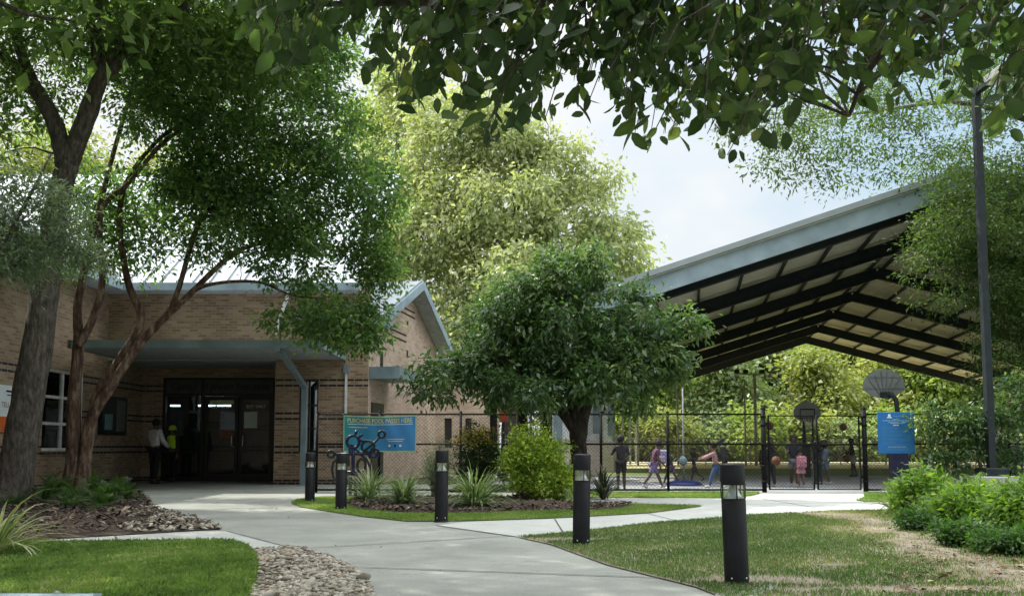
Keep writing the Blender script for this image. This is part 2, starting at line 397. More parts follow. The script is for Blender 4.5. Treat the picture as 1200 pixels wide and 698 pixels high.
        for u0, u1, v0, v1 in ops:
            s.add([P(u0,v0,0),P(u0,v0,1),P(u0,v1,1),P(u0,v1,0)], [(3,2,1,0)], mat)
            s.add([P(u1,v0,0),P(u1,v0,1),P(u1,v1,1),P(u1,v1,0)], [(0,1,2,3)], mat)
            s.add([P(u0,v1,0),P(u0,v1,1),P(u1,v1,1),P(u1,v1,0)], [(3,2,1,0)], mat)
            if v0 > z0: s.add([P(u0,v0,0),P(u0,v0,1),P(u1,v0,1),P(u1,v0,0)], [(0,1,2,3)], mat)
        for u in (0, Lw): s.add([P(u,z0,0),P(u,z0,1),P(u,z1,1),P(u,z1,0)], [(0,1,2,3)] if u else [(3,2,1,0)], mat)
        s.add([P(0,z1,0),P(0,z1,1),P(Lw,z1,1),P(Lw,z1,0)], [(3,2,1,0)], mat)
        return s
    def build(s, name, mats, parent=None, world=True, loc=None):
        """world: vertices are world coordinates; they are moved to the root's frame"""
        off = np.zeros(3)
        if parent is not None and world: off = np.array(rootloc(parent))
        elif loc is not None and world: off = np.array(loc)
        V = np.array(s.v, dtype=np.float64).reshape(-1, 3) - off
        me = bpy.data.meshes.new(name); me.from_pydata(V.tolist(), [], s.f)
        if not isinstance(mats, (list, tuple)): mats = [mats]
        for m in mats: me.materials.append(m)
        me.polygons.foreach_set('material_index', s.m); me.polygons.foreach_set('use_smooth', s.sm)
        uvl = me.uv_layers.new(name='UVMap').data
        W = V + off; uv = np.zeros((len(me.loops), 2)); k = 0
        for p in me.polygons:
            n = p.normal
            ids = [me.loops[i].vertex_index for i in p.loop_indices]
            if abs(n.z) > 0.75:
                for q, i in zip(p.loop_indices, ids): uv[q] = W[i][0], W[i][1]
            else:
                t = Vector((-n.y, n.x)); t.normalize()
                for q, i in zip(p.loop_indices, ids): uv[q] = t.x * W[i][0] + t.y * W[i][1], W[i][2]
        uvl.foreach_set('uv', uv.ravel())
        me.update()
        return link(name, me, parent, loc if parent is None else None)

def mesh_np(name, V, Fc, mats, tint=None, parent=None, world=True, smooth=False, loc=None, midx=None):
    """V (n,3), Fc (m,k) uniform polygons, tint per vertex"""
    off = np.zeros(3)
    if parent is not None and world: off = np.array(rootloc(parent))
    elif loc is not None and world: off = np.array(loc)
    V = np.asarray(V, dtype=np.float32) - off.astype(np.float32); Fc = np.asarray(Fc, dtype=np.int32)
    me = bpy.data.meshes.new(name); n = len(V); m, k = Fc.shape
    me.vertices.add(n); me.vertices.foreach_set('co', np.ascontiguousarray(V).ravel())
    me.loops.add(m * k); me.loops.foreach_set('vertex_index', Fc.ravel())
    me.polygons.add(m); me.polygons.foreach_set('loop_start', np.arange(0, m * k, k, dtype=np.int32))
    if smooth: me.polygons.foreach_set('use_smooth', np.ones(m, dtype=bool))
    if not isinstance(mats, (list, tuple)): mats = [mats]
    for mt in mats: me.materials.append(mt)
    if midx is not None: me.polygons.foreach_set('material_index', np.asarray(midx, dtype=np.int32))
    me.update(calc_edges=True)
    if tint is not None:
        a = me.attributes.new('tint', 'FLOAT', 'POINT'); a.data.foreach_set('value', np.asarray(tint, dtype=np.float32))
    return link(name, me, parent, loc if parent is None else None)

# ---- leaves
def basis(rng, n, droop=0.3, flat=0.5, out_dir=None):
    """random leaf frames: axis a (base->tip), side b, normal c"""
    th = rng.uniform(0, 2*np.pi, n)
    a = np.stack([np.cos(th), np.sin(th), np.zeros(n)], 1)
    if out_dir is not None: a = a * 0.7 + out_dir
    a[:, 2] += -droop + rng.normal(0, 0.45, n)
    a /= np.linalg.norm(a, axis=1, keepdims=True)
    up = rng.normal(0, 1, (n, 3)) * (1 - flat) + np.array([0, 0, 1.0]) * flat * 1.6
    b = np.cross(up, a); b /= np.linalg.norm(b, axis=1, keepdims=True) + 1e-9
    c = np.cross(a, b)
    return a, b, c
def leaf_quads(rng, P, L, wr=0.45, droop=0.3, flat=0.5, out_dir=None):
    n = len(P); a, b, c = basis(rng, n, droop, flat, out_dir)
    L = np.asarray(L).reshape(-1, 1) * np.ones((n, 1)); W = L * wr / 2
    v0 = P; v1 = P + a*L*.45 + b*W + c*L*.06; v2 = P + a*L - c*L*.10; v3 = P + a*L*.45 - b*W + c*L*.06
    V = np.stack([v0, v1, v2, v3], 1).reshape(-1, 3)
    Fc = np.arange(n * 4).reshape(n, 4)
    return V, Fc
def leaf_oval(rng, P, L, wr=0.5, droop=0.3, flat=0.5, out_dir=None):
    """folded pointed oval, 8 triangles"""
    n = len(P); a, b, c = basis(rng, n, droop, flat, out_dir)
    L = np.asarray(L).reshape(-1, 1) * np.ones((n, 1)); W = L * wr / 2
    bend = rng.normal(.10, .16, (n, 1)) * L
    q = lambda t, w, z: P + a*L*t + b*W*w + c*(z*L) - c*bend*(t*t)
    vs = [q(0,0,0), q(.3,0,-.01), q(.65,0,-.01), q(1,0,0), q(.18,.75,.03), q(.5,1,.045), q(.8,.62,.03), q(.18,-.75,.03), q(.5,-1,.045), q(.8,-.62,.03)]
    V = np.stack(vs, 1).reshape(-1, 3); k = len(vs)
    T = np.array([(0,4,1),(4,5,1),(1,5,2),(5,6,2),(2,6,3),(0,1,7),(7,1,8),(1,2,8),(8,2,9),(2,3,9)])
    Fc = (T[None] + (np.arange(n) * k)[:, None, None]).reshape(-1, 3)
    return V, Fc
def rep(t, k): return np.repeat(np.asarray(t), k)

def lobes_points(rng, lobes, n, shell=0.55):
    w = np.array([(l[1][0]*l[1][1]*l[1][2]) ** (2/3) * (l[2] if len(l) > 2 else 1) for l in lobes]); w /= w.sum()
    idx = rng.choice(len(lobes), n, p=w)
    d = rng.normal(0, 1, (n, 3)); d /= np.linalg.norm(d, axis=1, keepdims=True)
    r = (rng.uniform(shell ** 3, 1, n)) ** (1/3)
    C = np.array([tuple(l[0]) for l in lobes])[idx]; Rr = np.array([tuple(l[1]) for l in lobes])[idx]
    nz = 1 + 0.27 * np.sin(d[:, 0]*5.1 + C[:, 0]*3) * np.cos(d[:, 2]*4.3 + C[:, 2]*2 + d[:, 1]*3)
    r = np.where(rng.uniform(0, 1, n) < .13, r * rng.uniform(1.08, 1.34, n), r)      # stray sprays break the outline
    return C + d * Rr * (r * nz)[:, None], d

def grow(rng, nodes, targets, r0=0.03, rmin=0.006, mb=None, sag=0.15, seg=5, n=5, every=1):
    """connect each target to the nearest skeleton node with a bowed tapering twig; nodes = list of (x,y,z,r)"""
    mb = mb or MB()
    nd = np.array([q[:3] for q in nodes]); rr = np.array([q[3] for q in nodes])
    order = np.argsort([np.min(np.linalg.norm(nd - t, axis=1)) for t in targets])
    for i in order[::every]:
        t = np.array(targets[i])
        D = nd - t; dist = np.linalg.norm(D * np.array([1, 1, 0.8]), axis=1) + np.maximum(0, nd[:, 2] - t[2]) * 0.8
        j = int(np.argmin(dist)); s0 = nd[j]; L = np.linalg.norm(t - s0)
        if L < 0.05: continue
        ra = min(rr[j] * 0.75, max(rmin * 2, r0 * min(1, L / 2))); bow = rng.normal(0, 0.10, 3) * L; bow[2] += sag * L
        us = np.linspace(0, 1, seg)
        pts = [s0 + (t - s0) * u + bow * (4*u*(1-u)) * 0.5 + (rng.normal(0, .02, 3) * L if 0 < u < 1 else 0) for u in us]
        rad = [ra + (rmin - ra) * u for u in us]
        mb.tube(pts, rad, n, cap=False)
        nd = np.vstack([nd, pts[1:]]); rr = np.concatenate([rr, rad[1:]])
    return mb

def path_nodes(paths, k=6):
    """catmull-resampled paths -> (tube pts, radii) list and node list"""
    res = []; nodes = []
    for pts, rads in paths:
        P = [np.array(tuple(p)) for p in pts]; m = len(P); outp = []; outr = []
        for i in range(m - 1):
            p0 = P[max(i-1, 0)]; p1 = P[i]; p2 = P[i+1]; p3 = P[min(i+2, m-1)]
            for u in np.linspace(0, 1, k, endpoint=(i == m - 2)):
                q = .5*((2*p1) + (p2-p0)*u + (2*p0-5*p1+4*p2-p3)*u*u + (3*p1-p0-3*p2+p3)*u**3)
                outp.append(q); outr.append(rads[i] + (rads[i+1] - rads[i]) * u)
        res.append((outp, outr)); nodes += [(*q, r) for q, r in zip(outp, outr)]
    return res, nodes

def foliage(rng, clumps, per, sig, L, wr=.45, flat=.5, droop=.3, kind='quad', zs=.7, tmean=.45, tvar=.2, lvar=.45):
    n = len(clumps); cnt = np.maximum(1, (per * rng.uniform(.5, 1.5, n)).astype(int))
    idx = np.repeat(np.arange(n), cnt); m = len(idx)
    off = rng.normal(0, 1, (m, 3)) * np.array([sig, sig, sig * zs])
    P = np.asarray(clumps)[idx] + off
    ct = rng.normal(tmean, tvar, n)
    tint = np.clip(ct[idx] + rng.normal(0, .16, m), 0, 1)
    Ls = L * rng.uniform(1 - lvar, 1 + lvar, m)
    od = off / (np.linalg.norm(off, axis=1, keepdims=True) + 1e-6) * .8
    V, Fc = (leaf_quads if kind == 'quad' else leaf_oval)(rng, P, Ls, wr, droop, flat, od)
    return V, Fc, rep(tint, 4 if kind == 'quad' else 10)

# ------------------------------------------------------------------ text
def text_arrays(s, bold=False):
    cu = bpy.data.curves.new('tmp_text', 'FONT'); cu.body = s; cu.size = 1; cu.align_x = 'CENTER'; cu.align_y = 'CENTER'; cu.resolution_u = 2
    if bold: cu.offset = 0.012
    o = bpy.data.objects.new('tmp_text', cu); COL.objects.link(o)
    dg = bpy.context.evaluated_depsgraph_get()
    me = bpy.data.meshes.new_from_object(o.evaluated_get(dg))
    vs = [tuple(v.co) for v in me.vertices]; fs = [tuple(p.vertices) for p in me.polygons]
    bpy.data.objects.remove(o); bpy.data.curves.remove(cu); bpy.data.meshes.remove(me)
    return vs, fs
def put_text(mb, s, c, size, ux=(1, 0, 0), uz=(0, 0, 1), width=None, mat=0, bold=False):
    vs, fs = text_arrays(s, bold); c = Vector(c); ux = Vector(ux); uz = Vector(uz)
    w = max(v[0] for v in vs) - min(v[0] for v in vs); k = size
    kx = width / w if width else k
    mb.add([c + ux * (v[0] * kx) + uz * (v[1] * k) for v in vs], fs, mat)

# ------------------------------------------------------------------ people
def skin_mesh(name, verts, edges, radii, root=0, sub=1):
    me = bpy.data.meshes.new(name); me.from_pydata(verts, edges, [])
    o = bpy.data.objects.new(name, me); COL.objects.link(o)
    md = o.modifiers.new('skin', 'SKIN'); md.use_smooth_shade = True
    sv = me.skin_vertices[0].data
    for i, r in enumerate(radii): sv[i].radius = (r, r) if not hasattr(r, '__len__') else r; sv[i].use_root = (i == root)
    ss = o.modifiers.new('sub', 'SUBSURF'); ss.levels = sub; ss.render_levels = sub
    dg = bpy.context.evaluated_depsgraph_get()
    m2 = bpy.data.meshes.new_from_object(o.evaluated_get(dg)); m2.name = name
    bpy.data.objects.remove(o); bpy.data.meshes.remove(me)
    return m2

def person(label, loc, yaw, h, lean=0, head_turn=0, arms=((5, 8, 12), (5, 8, 12)), legs=((4, 4), (-4, 4)), skin=(.10, .055, .035), hairc=(.008, .007, .007),
           top=(.05, .05, .06), bottom=(.02, .02, .02), shoe=(.5, .5, .5), blen=.62, sleeve=.55, hair='short', skirt=False, child=True, group=None):
    if child: skin, top, bottom, hairc, shoe = [tuple(x * .65 for x in c) for c in (skin, top, bottom, hairc, shoe)]  # child colours darkened to stand in for their shaded, backlit look
    root = thing('person', label, 'person', loc, group or 'children playing on the court', yaw)
    V = Vector; hs = 1.18 if child else 1.0
    ln = R(lean); u = V((0, math.sin(ln), math.cos(ln)))
    feet = []; P0 = V((0, 0, 0)); legp = []
    for sgn, (a, kn) in zip((-1, 1), legs):
        hip = P0 + V((sgn*.052, 0, -.01)); a1 = R(a); a2 = R(a - kn)
        knee = hip + V((sgn*.008, math.sin(a1), -math.cos(a1))) * .235
        ank = knee + V((0, math.sin(a2), -math.cos(a2))) * .225
        fd = V((sgn*.15, math.cos(a2), math.sin(a2)*.6)).normalized()
        heel = ank - fd * .022 + V((0, 0, -.018)); toe = ank + fd * .085 + V((0, 0, -.022))
        legp.append((hip, knee, ank, toe, heel, fd))
    zmin = min(min(l[3].z, l[4].z) for l in legp) - .016
    base = V((0, 0, -zmin)); legp = [tuple(p + base for p in l[:5]) + (l[5],) for l in legp]; P = P0 + base
    waist = P + u*.10; chest = P + u*.21; nb = P + u*.305; hb = P + u*.35 + V((0, .008, 0)); hc = hb + u*.055*hs + V((0, .012, 0)); ht = hb + u*.10*hs
    vs = [P, waist, chest, nb, hb, hc, ht]; es = [(0,1),(1,2),(2,3),(3,4),(4,5),(5,6)]
    rd = [(.072,.058), (.066,.052), (.080,.058), .034, .040*hs, (.052*hs, .060*hs), (.040*hs, .046*hs)]
    armp = []
    for sgn, (a, o_, e) in zip((-1, 1), arms):
        sh = P + u*.275 + V((sgn*.092, 0, 0)); a1 = R(a); a2 = R(a + e); oo = R(o_)
        d1 = V((sgn*math.sin(oo), math.sin(a1)*math.cos(oo), -math.cos(a1)*math.cos(oo))); d2 = V((sgn*math.sin(oo*.6), math.sin(a2)*math.cos(oo*.6), -math.cos(a2)*math.cos(oo*.6)))
        el = sh + d1*.165; wr = el + d2*.14; hd = wr + d2*.045
        armp.append((sh, el, wr, hd, d1, d2)); b = len(vs)
        vs += [sh, el, wr, hd]; es += [(2, b), (b, b+1), (b+1, b+2), (b+2, b+3)]; rd += [.036, .027, .018, (.022, .013)]
    for hip, knee, ank, toe, heel, fd in legp:
        b = len(vs); vs += [hip, (hip+knee)/2, knee, (knee*.6+ank*.4), ank, toe]; es += [(0, b), (b, b+1), (b+1, b+2), (b+2, b+3), (b+3, b+4), (b+4, b+5)]
        rd += [.052, .047, .034, .035, .022, (.022, .016)]
    sc_ = lambda r: tuple(x*h for x in r) if hasattr(r, '__len__') else r*h
    me = skin_mesh('body', [tuple(p*h) for p in vs], es, [sc_(r) for r in rd], 0, 2)
    # hands: five fingers each; face: nose, ears, eyes; joined to the same mesh
    mb = MB()
    for sgn, (sh, el, wr, hd, d1, d2) in zip((-1, 1), armp):
        side = V((0, 1, 0)) if abs(d2.y) < .8 else V((0, 0, 1)); side = (side - d2*side.dot(d2)).normalized(); nrm = d2.cross(side)*sgn
        for q, fl in zip((-1.2, -.4, .4, 1.2), (.030, .036, .039, .034)):
            p0 = wr + d2*.03 + side*(q*.009); p1 = p0 + d2*(.018+fl*.4) - nrm*.002; p2 = p1 + d2*(fl*.45) - nrm*.010
            mb.tube([x*h for x in (p0, p1, p2)], [.0058*h, .0052*h, .004*h], 5)
        p0 = wr + d2*.012 + side*.010; p1 = p0 + side*.018 + d2*.014; p2 = p1 + d2*.018
        mb.tube([x*h for x in (p0, p1, p2)], [.007*h, .006*h, .0045*h], 5)
    fw = V((math.sin(R(head_turn)), math.cos(R(head_turn)), 0)); sd = V((fw.y, -fw.x, 0)); k = hs*h
    hcw = hc*h
    mb.tube([hcw + fw*(.054*k) + V((0, 0, .012*k)), hcw + fw*(.070*k) + V((0, 0, -.010*k))], [.006*k, .010*k], 5)
    for s_ in (-1, 1):
        mb.ball(hcw + sd*(s_*.052*k), .013*k, 6, 0, (.5, .8, 1.2))
        mb.ball(hcw + sd*(s_*.020*k) + fw*(.054*k) + V((0, 0, .008*k)), .006*k, 6, 1)
    mb.tube([hcw + fw*(.056*k) + sd*(-.014*k) + V((0,0,-.026*k)), hcw + fw*(.056*k) + sd*(.014*k) + V((0,0,-.026*k))], .004*k, 5, 2)
    V0 = [tuple(v.co) for v in me.vertices]; F0 = [tuple(p.vertices) for p in me.polygons]
    body = MB(); body.add(V0, F0, 0, True)
    b = len(body.v); body.v += mb.v; body.f += [tuple(i+b for i in f) for f in mb.f]; body.m += mb.m; body.sm += mb.sm
    bpy.data.meshes.remove(me)
    ms = plain('skin_tone', skin, .6, 0, .05, 20); me_ = plain('eye_dark', (.01, .01, .01), .3); ml = plain('lip', tuple(c*.7 for c in skin), .5)
    bo = body.build('body', [ms, me_, ml], root, world=False)
    def cloth(name, vs, es, rd, col, sub=2):
        m = skin_mesh(name, [tuple(Vector(p)*h) for p in vs], es, [sc_(r) for r in rd], 0, sub)
        m.materials.append(plain(name + '_cloth', col, .85, 0, .1, 9, .2, 60)); link(name, m, root)
    v2 = [P + u*.03, waist, chest, P + u*.268]; e2 = [(0,1),(1,2),(2,3)]; r2 = [(.088,.072), (.080,.066), (.090,.068), (.062,.05)]
    for sh, el, wr, hd, d1, d2 in armp:
        b = len(v2); v2 += [sh, sh + (el-sh)*min(1, sleeve*1.1)]; e2 += [(2, b), (b, b+1)]; r2 += [.046, .040]
        if sleeve > 1: v2.append(el + (wr-el)*.95); e2.append((b+1, b+2)); r2.append(.030)
    cloth('shirt', v2, e2, r2, top)
    if skirt:
        mb = MB(); pz = P*h
        prof = [(.125*h, -.155*h), (.115*h, -.09*h), (.098*h, -.03*h), (.082*h, .03*h)]
        mb.lathe(prof, pz, 18, 0, True, 1, .85); mb.build('skirt', plain('skirt_cloth', bottom, .85, 0, .1, 9, .2, 60), root, world=False)
    else:
        v3 = [P + V((0, 0, .035))]; e3 = []; r3 = [(.086, .070)]
        for hip, knee, ank, *_ in legp:
            b = len(v3); q = knee if blen >= 1 else hip + (knee-hip)*max(.5, blen*1.25)
            v3 += [hip, q]; e3 += [(0, b), (b, b+1)]; r3 += [.064, .052 if blen < 1 else .043]
            if blen >= 1: v3.append(knee + (ank-knee)*.93); e3.append((b+1, b+2)); r3.append(.036)
        cloth('trousers' if blen >= 1 else 'shorts', v3, e3, r3, bottom)
    for hip, knee, ank, toe, heel, fd in legp:
        mb = MB(); mb.tube([x*h for x in (heel, (heel+toe)/2 + V((0, 0, .006)), toe, toe + fd*.018)], [.024*h, .028*h, .024*h, .012*h], 8)
        mb.build('shoe', plain('shoe_leather', shoe, .6), root, world=False)
    mb = MB(); mh = plain('hair_strands', hairc, .7, 0, .2, 30, .5, 90)
    mb.ball(hcw + V((0, 0, .018*k)) - fw*(.010*k), .064*k, 12, 0, (.95, 1.05, .98))
    # bring the front of the hair cap back so that the face stays clear
    mb.v = [tuple(Vector(p) - fw * max(0, (Vector(p) - hcw).dot(fw) - .03*k) * (1 if p[2] < hcw.z + .035*k else .2)) for p in mb.v]
    if hair == 'long':
        mb.tube([hcw - fw*.05*k + V((0,0,.01*k)), hcw - fw*.07*k - V((0,0,.06*k)), hcw - fw*.075*k - V((0,0,.14*k))], [.045*k, .042*k, .018*k], 8)
    if hair == 'flying':
        mb.tube([hcw - fw*.04*k + V((0,0,.03*k)), hcw - fw*.12*k + V((0,0,.08*k)), hcw - fw*.19*k + V((0,0,.13*k)), hcw - fw*.25*k + V((0,0,.14*k))], [.040*k, .034*k, .024*k, .008*k], 8)
    if hair == 'bun': mb.ball(hcw - fw*.055*k + V((0,0,.055*k)), .034*k, 8)
    if hair == 'afro': mb.ball(hcw + V((0,0,.03*k)) - fw*.02*k, .082*k, 12)
    mb.build('hair', mh, root, world=False)
    return root

Yf = 20.8                                  # fence line
def on_court(px, py): return g(px, py)
PPL = [
 # label, px, py base, py top, yaw, kwargs
 ('child in black jersey and shorts with arms raised, seen from behind at the fence', 728, 574, 512, 0, dict(arms=((20, 25, 115), (20, 25, 115)), top=(.035, .03, .045), bottom=(.012, .012, .014), skin=(.055, .03, .02), blen=.7, shoe=(.02, .02, .02), sleeve=.5)),
 ('child in purple top and pale striped shorts striding right beside the floral backpack', 766, 571.5, 518, -80, dict(lean=16, arms=((20, 5, 25), (-5, 5, 20)), legs=((28, 6), (-24, 14)), top=(.16, .06, .13), bottom=(.22, .17, .36), skin=(.12, .065, .04), blen=.72)),
 ('small child in dark clothes half hidden behind the fence post left of the pole', 787, 568, 528, 60, dict(lean=12, legs=((30, 10), (-20, 20)), top=(.035, .03, .06), bottom=(.2, .12, .2), skin=(.10, .055, .035))),
 ('small child in a black dress reaching out both arms beside the blue pole base', 814, 565, 530, 75, dict(lean=6, arms=((70, 5, 10), (75, 5, 8)), legs=((14, 4), (-28, 30)), top=(.02, .02, .022), bottom=(.015, .015, .018), skirt=True, skin=(.06, .035, .025), shoe=(.02, .02, .02), hair='afro')),
 ('girl in pink shirt and blue jeans lunging left with dark hair flying', 840, 571, 522, 75, dict(lean=10, arms=((58, 4, 14), (66, 6, 10)), legs=((26, 14), (-24, 16)), top=(.52, .30, .30), bottom=(.06, .12, .27), skin=(.30, .17, .11), hair='flying', blen=1, shoe=(.75, .75, .75), sleeve=1.2)),
 ('child in dark clothes running behind the girl in pink shirt', 851, 566, 526, 80, dict(lean=10, legs=((25, 10), (-35, 20)), top=(.012, .012, .015), bottom=(.012, .012, .015), blen=1, skin=(.06, .035, .025))),
 ('child all in black standing by the left gate post with a ball at the hip', 904, 570, 518, 25, dict(arms=((5, 10, 20), (15, 25, 50)), top=(.014, .014, .018), bottom=(.02, .02, .024), skin=(.05, .03, .02), blen=1, hair='long', sleeve=1.2)),
 ('child in black hoodie standing half behind the left gate post', 897, 566, 520, -20, dict(top=(.016, .015, .02), bottom=(.015, .015, .02), skin=(.06, .035, .025), blen=1, sleeve=1.2)),
 ('child in navy shirt and grey shorts standing behind the pink backpack', 931, 569.5, 512, 165, dict(arms=((35, 10, 60), (35, 10, 50)), top=(.014, .018, .04), bottom=(.22, .24, .28), skin=(.09, .05, .035), shoe=(.62, .55, .55), hair='bun')),
 ('small girl in pink skirt wearing the pink backpack seen from behind', 939, 570.5, 526, 10, dict(top=(.06, .04, .05), bottom=(.62, .30, .36), skirt=True, skin=(.22, .12, .08), hair='bun', shoe=(.7, .6, .6))),
 ('woman in dark top and green trousers standing by the gate latch', 959, 567, 519, 20, dict(top=(.03, .045, .055), bottom=(.03, .05, .035), blen=1, skin=(.12, .07, .045), hair='long', shoe=(.05, .05, .05))),
 ('child in grey blue denim shorts with arms reaching right', 967, 567, 519, -60, dict(arms=((55, 8, 10), (60, 5, 10)), legs=((-8, 10), (10, 4)), top=(.16, .21, .27), bottom=(.17, .23, .31), skin=(.10, .06, .04), hair='afro', shoe=(.6, .55, .55))),
 ('child in black top and pale shorts dribbling a ball by the right gate', 1000, 558, 515, 70, dict(lean=4, arms=((25, 10, 25), (35, 6, 30)), legs=((6, 10), (-8, 6)), top=(.016, .015, .02), bottom=(.42, .38, .36), skin=(.05, .03, .022), shoe=(.02, .02, .02))),
 ('child in dark shorts kicking out a foot behind the blue rules sign', 1057, 568, 516, -70, dict(arms=((15, 8, 20), (-10, 8, 20)), legs=((25, 4), (-5, 10)), top=(.05, .05, .06), bottom=(.03, .03, .035), skin=(.07, .04, .03), shoe=(.7, .7, .7))),
]
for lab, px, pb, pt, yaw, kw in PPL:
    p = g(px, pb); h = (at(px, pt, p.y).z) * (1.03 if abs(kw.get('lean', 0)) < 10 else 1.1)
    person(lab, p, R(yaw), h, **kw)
pm = g(183, 567.5); pm = Vector(((183-600)/F_PX*25.6, 25.6, 0))
person('man in white shirt and dark trousers standing with his back turned by the entrance', pm, R(-25), 1.86, arms=((20, 8, 40), (18, 8, 35)), top=(.55, .56, .58), bottom=(.012, .012, .014), blen=1, sleeve=1.2, child=False, shoe=(.015, .015, .015), skin=(.10, .06, .045), group='adults at the entrance')
pw = Vector(((203-600)/F_PX*27.0, 27.0, 0))
worker = person('worker in dark clothes with hi vis vest and yellow hard hat by the entrance glass', pw, R(170), 1.66, arms=((5, 8, 10), (15, 8, 40)), top=(.03, .03, .035), bottom=(.015, .015, .018), blen=1, sleeve=1.2, child=False, shoe=(.02, .02, .02), skin=(.15, .09, .06), group='adults at the entrance')
mb = MB(); hz = 1.66 * .955
mb.lathe([(.135, -.01), (.14, 0), (.118, .012), (.112, .06), (.085, .115), (.03, .14), (.005, .142)], (0, 0, hz - .03), 20)
mb.build('hard_hat', M['hivis'], worker, world=False)
mb = MB(); mb.lathe([(.17, 1.0), (.178, 1.2), (.165, 1.33), (.10, 1.39)], (0, 0, 0), 18, 0, True, 1, .72)
mb.build('safety_vest', M['hivis'], worker, world=False)

def basketball(p, label, r=.12):
    o = thing('basketball', label, 'ball', p, 'basketballs in play')
    mb = MB(); mb.ball((0, 0, 0), r, 18); mb.build('skin', M['orange_ball'], o, world=False)
    mb = MB()
    for mx in (Matrix.Identity(3), Matrix.Rotation(R(90), 3, 'X'), Matrix.Rotation(R(90), 3, 'Y')):
        mb.tube([mx @ Vector((math.cos(t), math.sin(t), 0)) * r * 1.002 for t in np.linspace(0, 2*math.pi, 24, endpoint=False)], .004, 4, closed=True)
    mb.build('seam', M['seam'], o, world=False)
basketball(at(988, 500, 29), 'brown basketball in mid air above the right gate')
basketball(at(992.5, 537.5, 31.3), 'brown basketball bouncing by the child in pale shorts')
basketball(at(909.5, 539.5, 23.2), 'brown basketball held at the hip of the child in black')
basketball(at(902, 499, 28), 'brown basketball in the air just right of the left gate post')

def backpack(p, yaw, cols, label, s=1.0):
    o = thing('backpack', label, 'backpack', p, rotz=yaw)
    mb = MB(); mb.box((-.13*s, -.07*s, -.18*s), (.13*s, .07*s, .17*s), 0, None, .03*s); mb.build('bag', plain('bag_cloth', cols[0], .8, 0, .3, 14, .2, 50, col2=cols[1]), o, world=False)
    mb = MB(); mb.box((-.10*s, -.11*s, -.15*s), (.10*s, -.072*s, 0), 0, None, .015*s); mb.build('pocket', plain('pocket_cloth', cols[1], .8, 0, .2, 14), o, world=False)
    for q in (-.08, .08):
        mb = MB(); mb.tube([(q*s, .07*s, .15*s), (q*s, .17*s, .16*s), (q*s, .20*s, 0), (q*s, .07*s, -.15*s)], .012*s, 6); mb.build('strap', plain('strap_cloth', cols[2], .8), o, world=False)
q = g(778, 571); backpack(Vector((q.x, q.y, .80)), R(-40), ((.10, .12, .25), (.35, .30, .42), (.03, .03, .04)), 'floral blue and white backpack on the child striding right')
q = g(939, 570.5); backpack(Vector((q.x - .02, q.y - .13, .66)), R(10), ((.45, .20, .26), (.34, .13, .18), (.3, .12, .17)), 'pink backpack on the small girl in the pink skirt', .85)
q = g(846, 571); backpack(Vector((q.x + .05, q.y, .90)), R(75), ((.012, .012, .015), (.02, .02, .022), (.012, .012, .012)), 'black backpack on the girl in the pink shirt', .9)

# ------------------------------------------------------------------ ground
def struct(name, mb, mat, z=None):
    o = mb.build(name, mat); o['kind'] = 'structure'; return o
def gp(pts): return [g(x, y) for x, y in pts]
def smooth_poly(pts, k=4):
    """closed catmull-rom through ground points"""
    P = [np.array(tuple(p)[:2]) for p in pts]; n = len(P); o = []
    for i in range(n):
        p0, p1, p2, p3 = P[i-1], P[i], P[(i+1) % n], P[(i+2) % n]
        for u in np.arange(k) / k:
            o.append(.5*((2*p1)+(p2-p0)*u+(2*p0-5*p1+4*p2-p3)*u*u+(3*p1-p0-3*p2+p3)*u**3))
    return o
def inside(poly, X, Y):
    poly = np.asarray([tuple(p)[:2] for p in poly]); r = np.zeros(len(X), bool); n = len(poly)
    for i in range(n):
        x0, y0 = poly[i]; x1, y1 = poly[(i+1) % n]
        c = ((y0 > Y) != (y1 > Y)) & (X < (x1-x0)*(Y-y0)/(y1-y0+1e-12)+x0); r ^= c
    return r
def scatter(rng, poly, n):
    p = np.asarray([tuple(q)[:2] for q in poly]); lo = p.min(0); hi = p.max(0); X = rng.uniform(lo[0], hi[0], n); Y = rng.uniform(lo[1], hi[1], n)
    k = inside(poly, X, Y); return X[k], Y[k]
def n2(X, Y, s, seed=0):
    r = np.random.default_rng(seed); v = np.zeros_like(X)
    for i in range(6):
        a = r.uniform(0, 6.28); f = s * r.uniform(.6, 1.9); v += np.sin((X*math.cos(a)+Y*math.sin(a))*f + r.uniform(0, 6.28))
    return v / 6 ** .5

mb = MB(); mb.poly([(-600, -300), (600, -300), (600, 900), (-600, 900)], -.035); struct('ground', mb, M['wide_ground'])
mb = MB(); mb.poly([(-14, 2), (14, 2), (14, 20.74), (2.0, 20.74), (2.0, 25.2), (-6.4, 25.2), (-6.4, 27.7), (-14, 27.7)], -.3, 0.0); struct('walkway', mb, M['concrete'])

path_px = [(511, 615.5), (606, 629), (640, 626), (700, 620), (760, 612.5), (830, 607), (870, 603), (980, 598), (1060, 597), (1060, 589), (1012, 588), (1012, 578.2), (893, 578.2), (884, 581), (850, 584), (697, 583.5), (640, 583), (640, 589), (700, 590), (823, 593.5), (760, 602), (700, 605), (640, 608), (546, 611)]
mb = MB(); mb.poly(gp(path_px), .004); struct('path', mb, M['concrete_light'])
strip_px = [(-60, 642), (15, 637.5), (270, 634.5), (290, 640), (300, 645.5), (347, 643.5), (266, 622.5), (235, 622), (45, 633), (-60, 638)]
mb = MB(); mb.poly(gp(strip_px), .004); struct('side_walk', mb, M['concrete_light'])
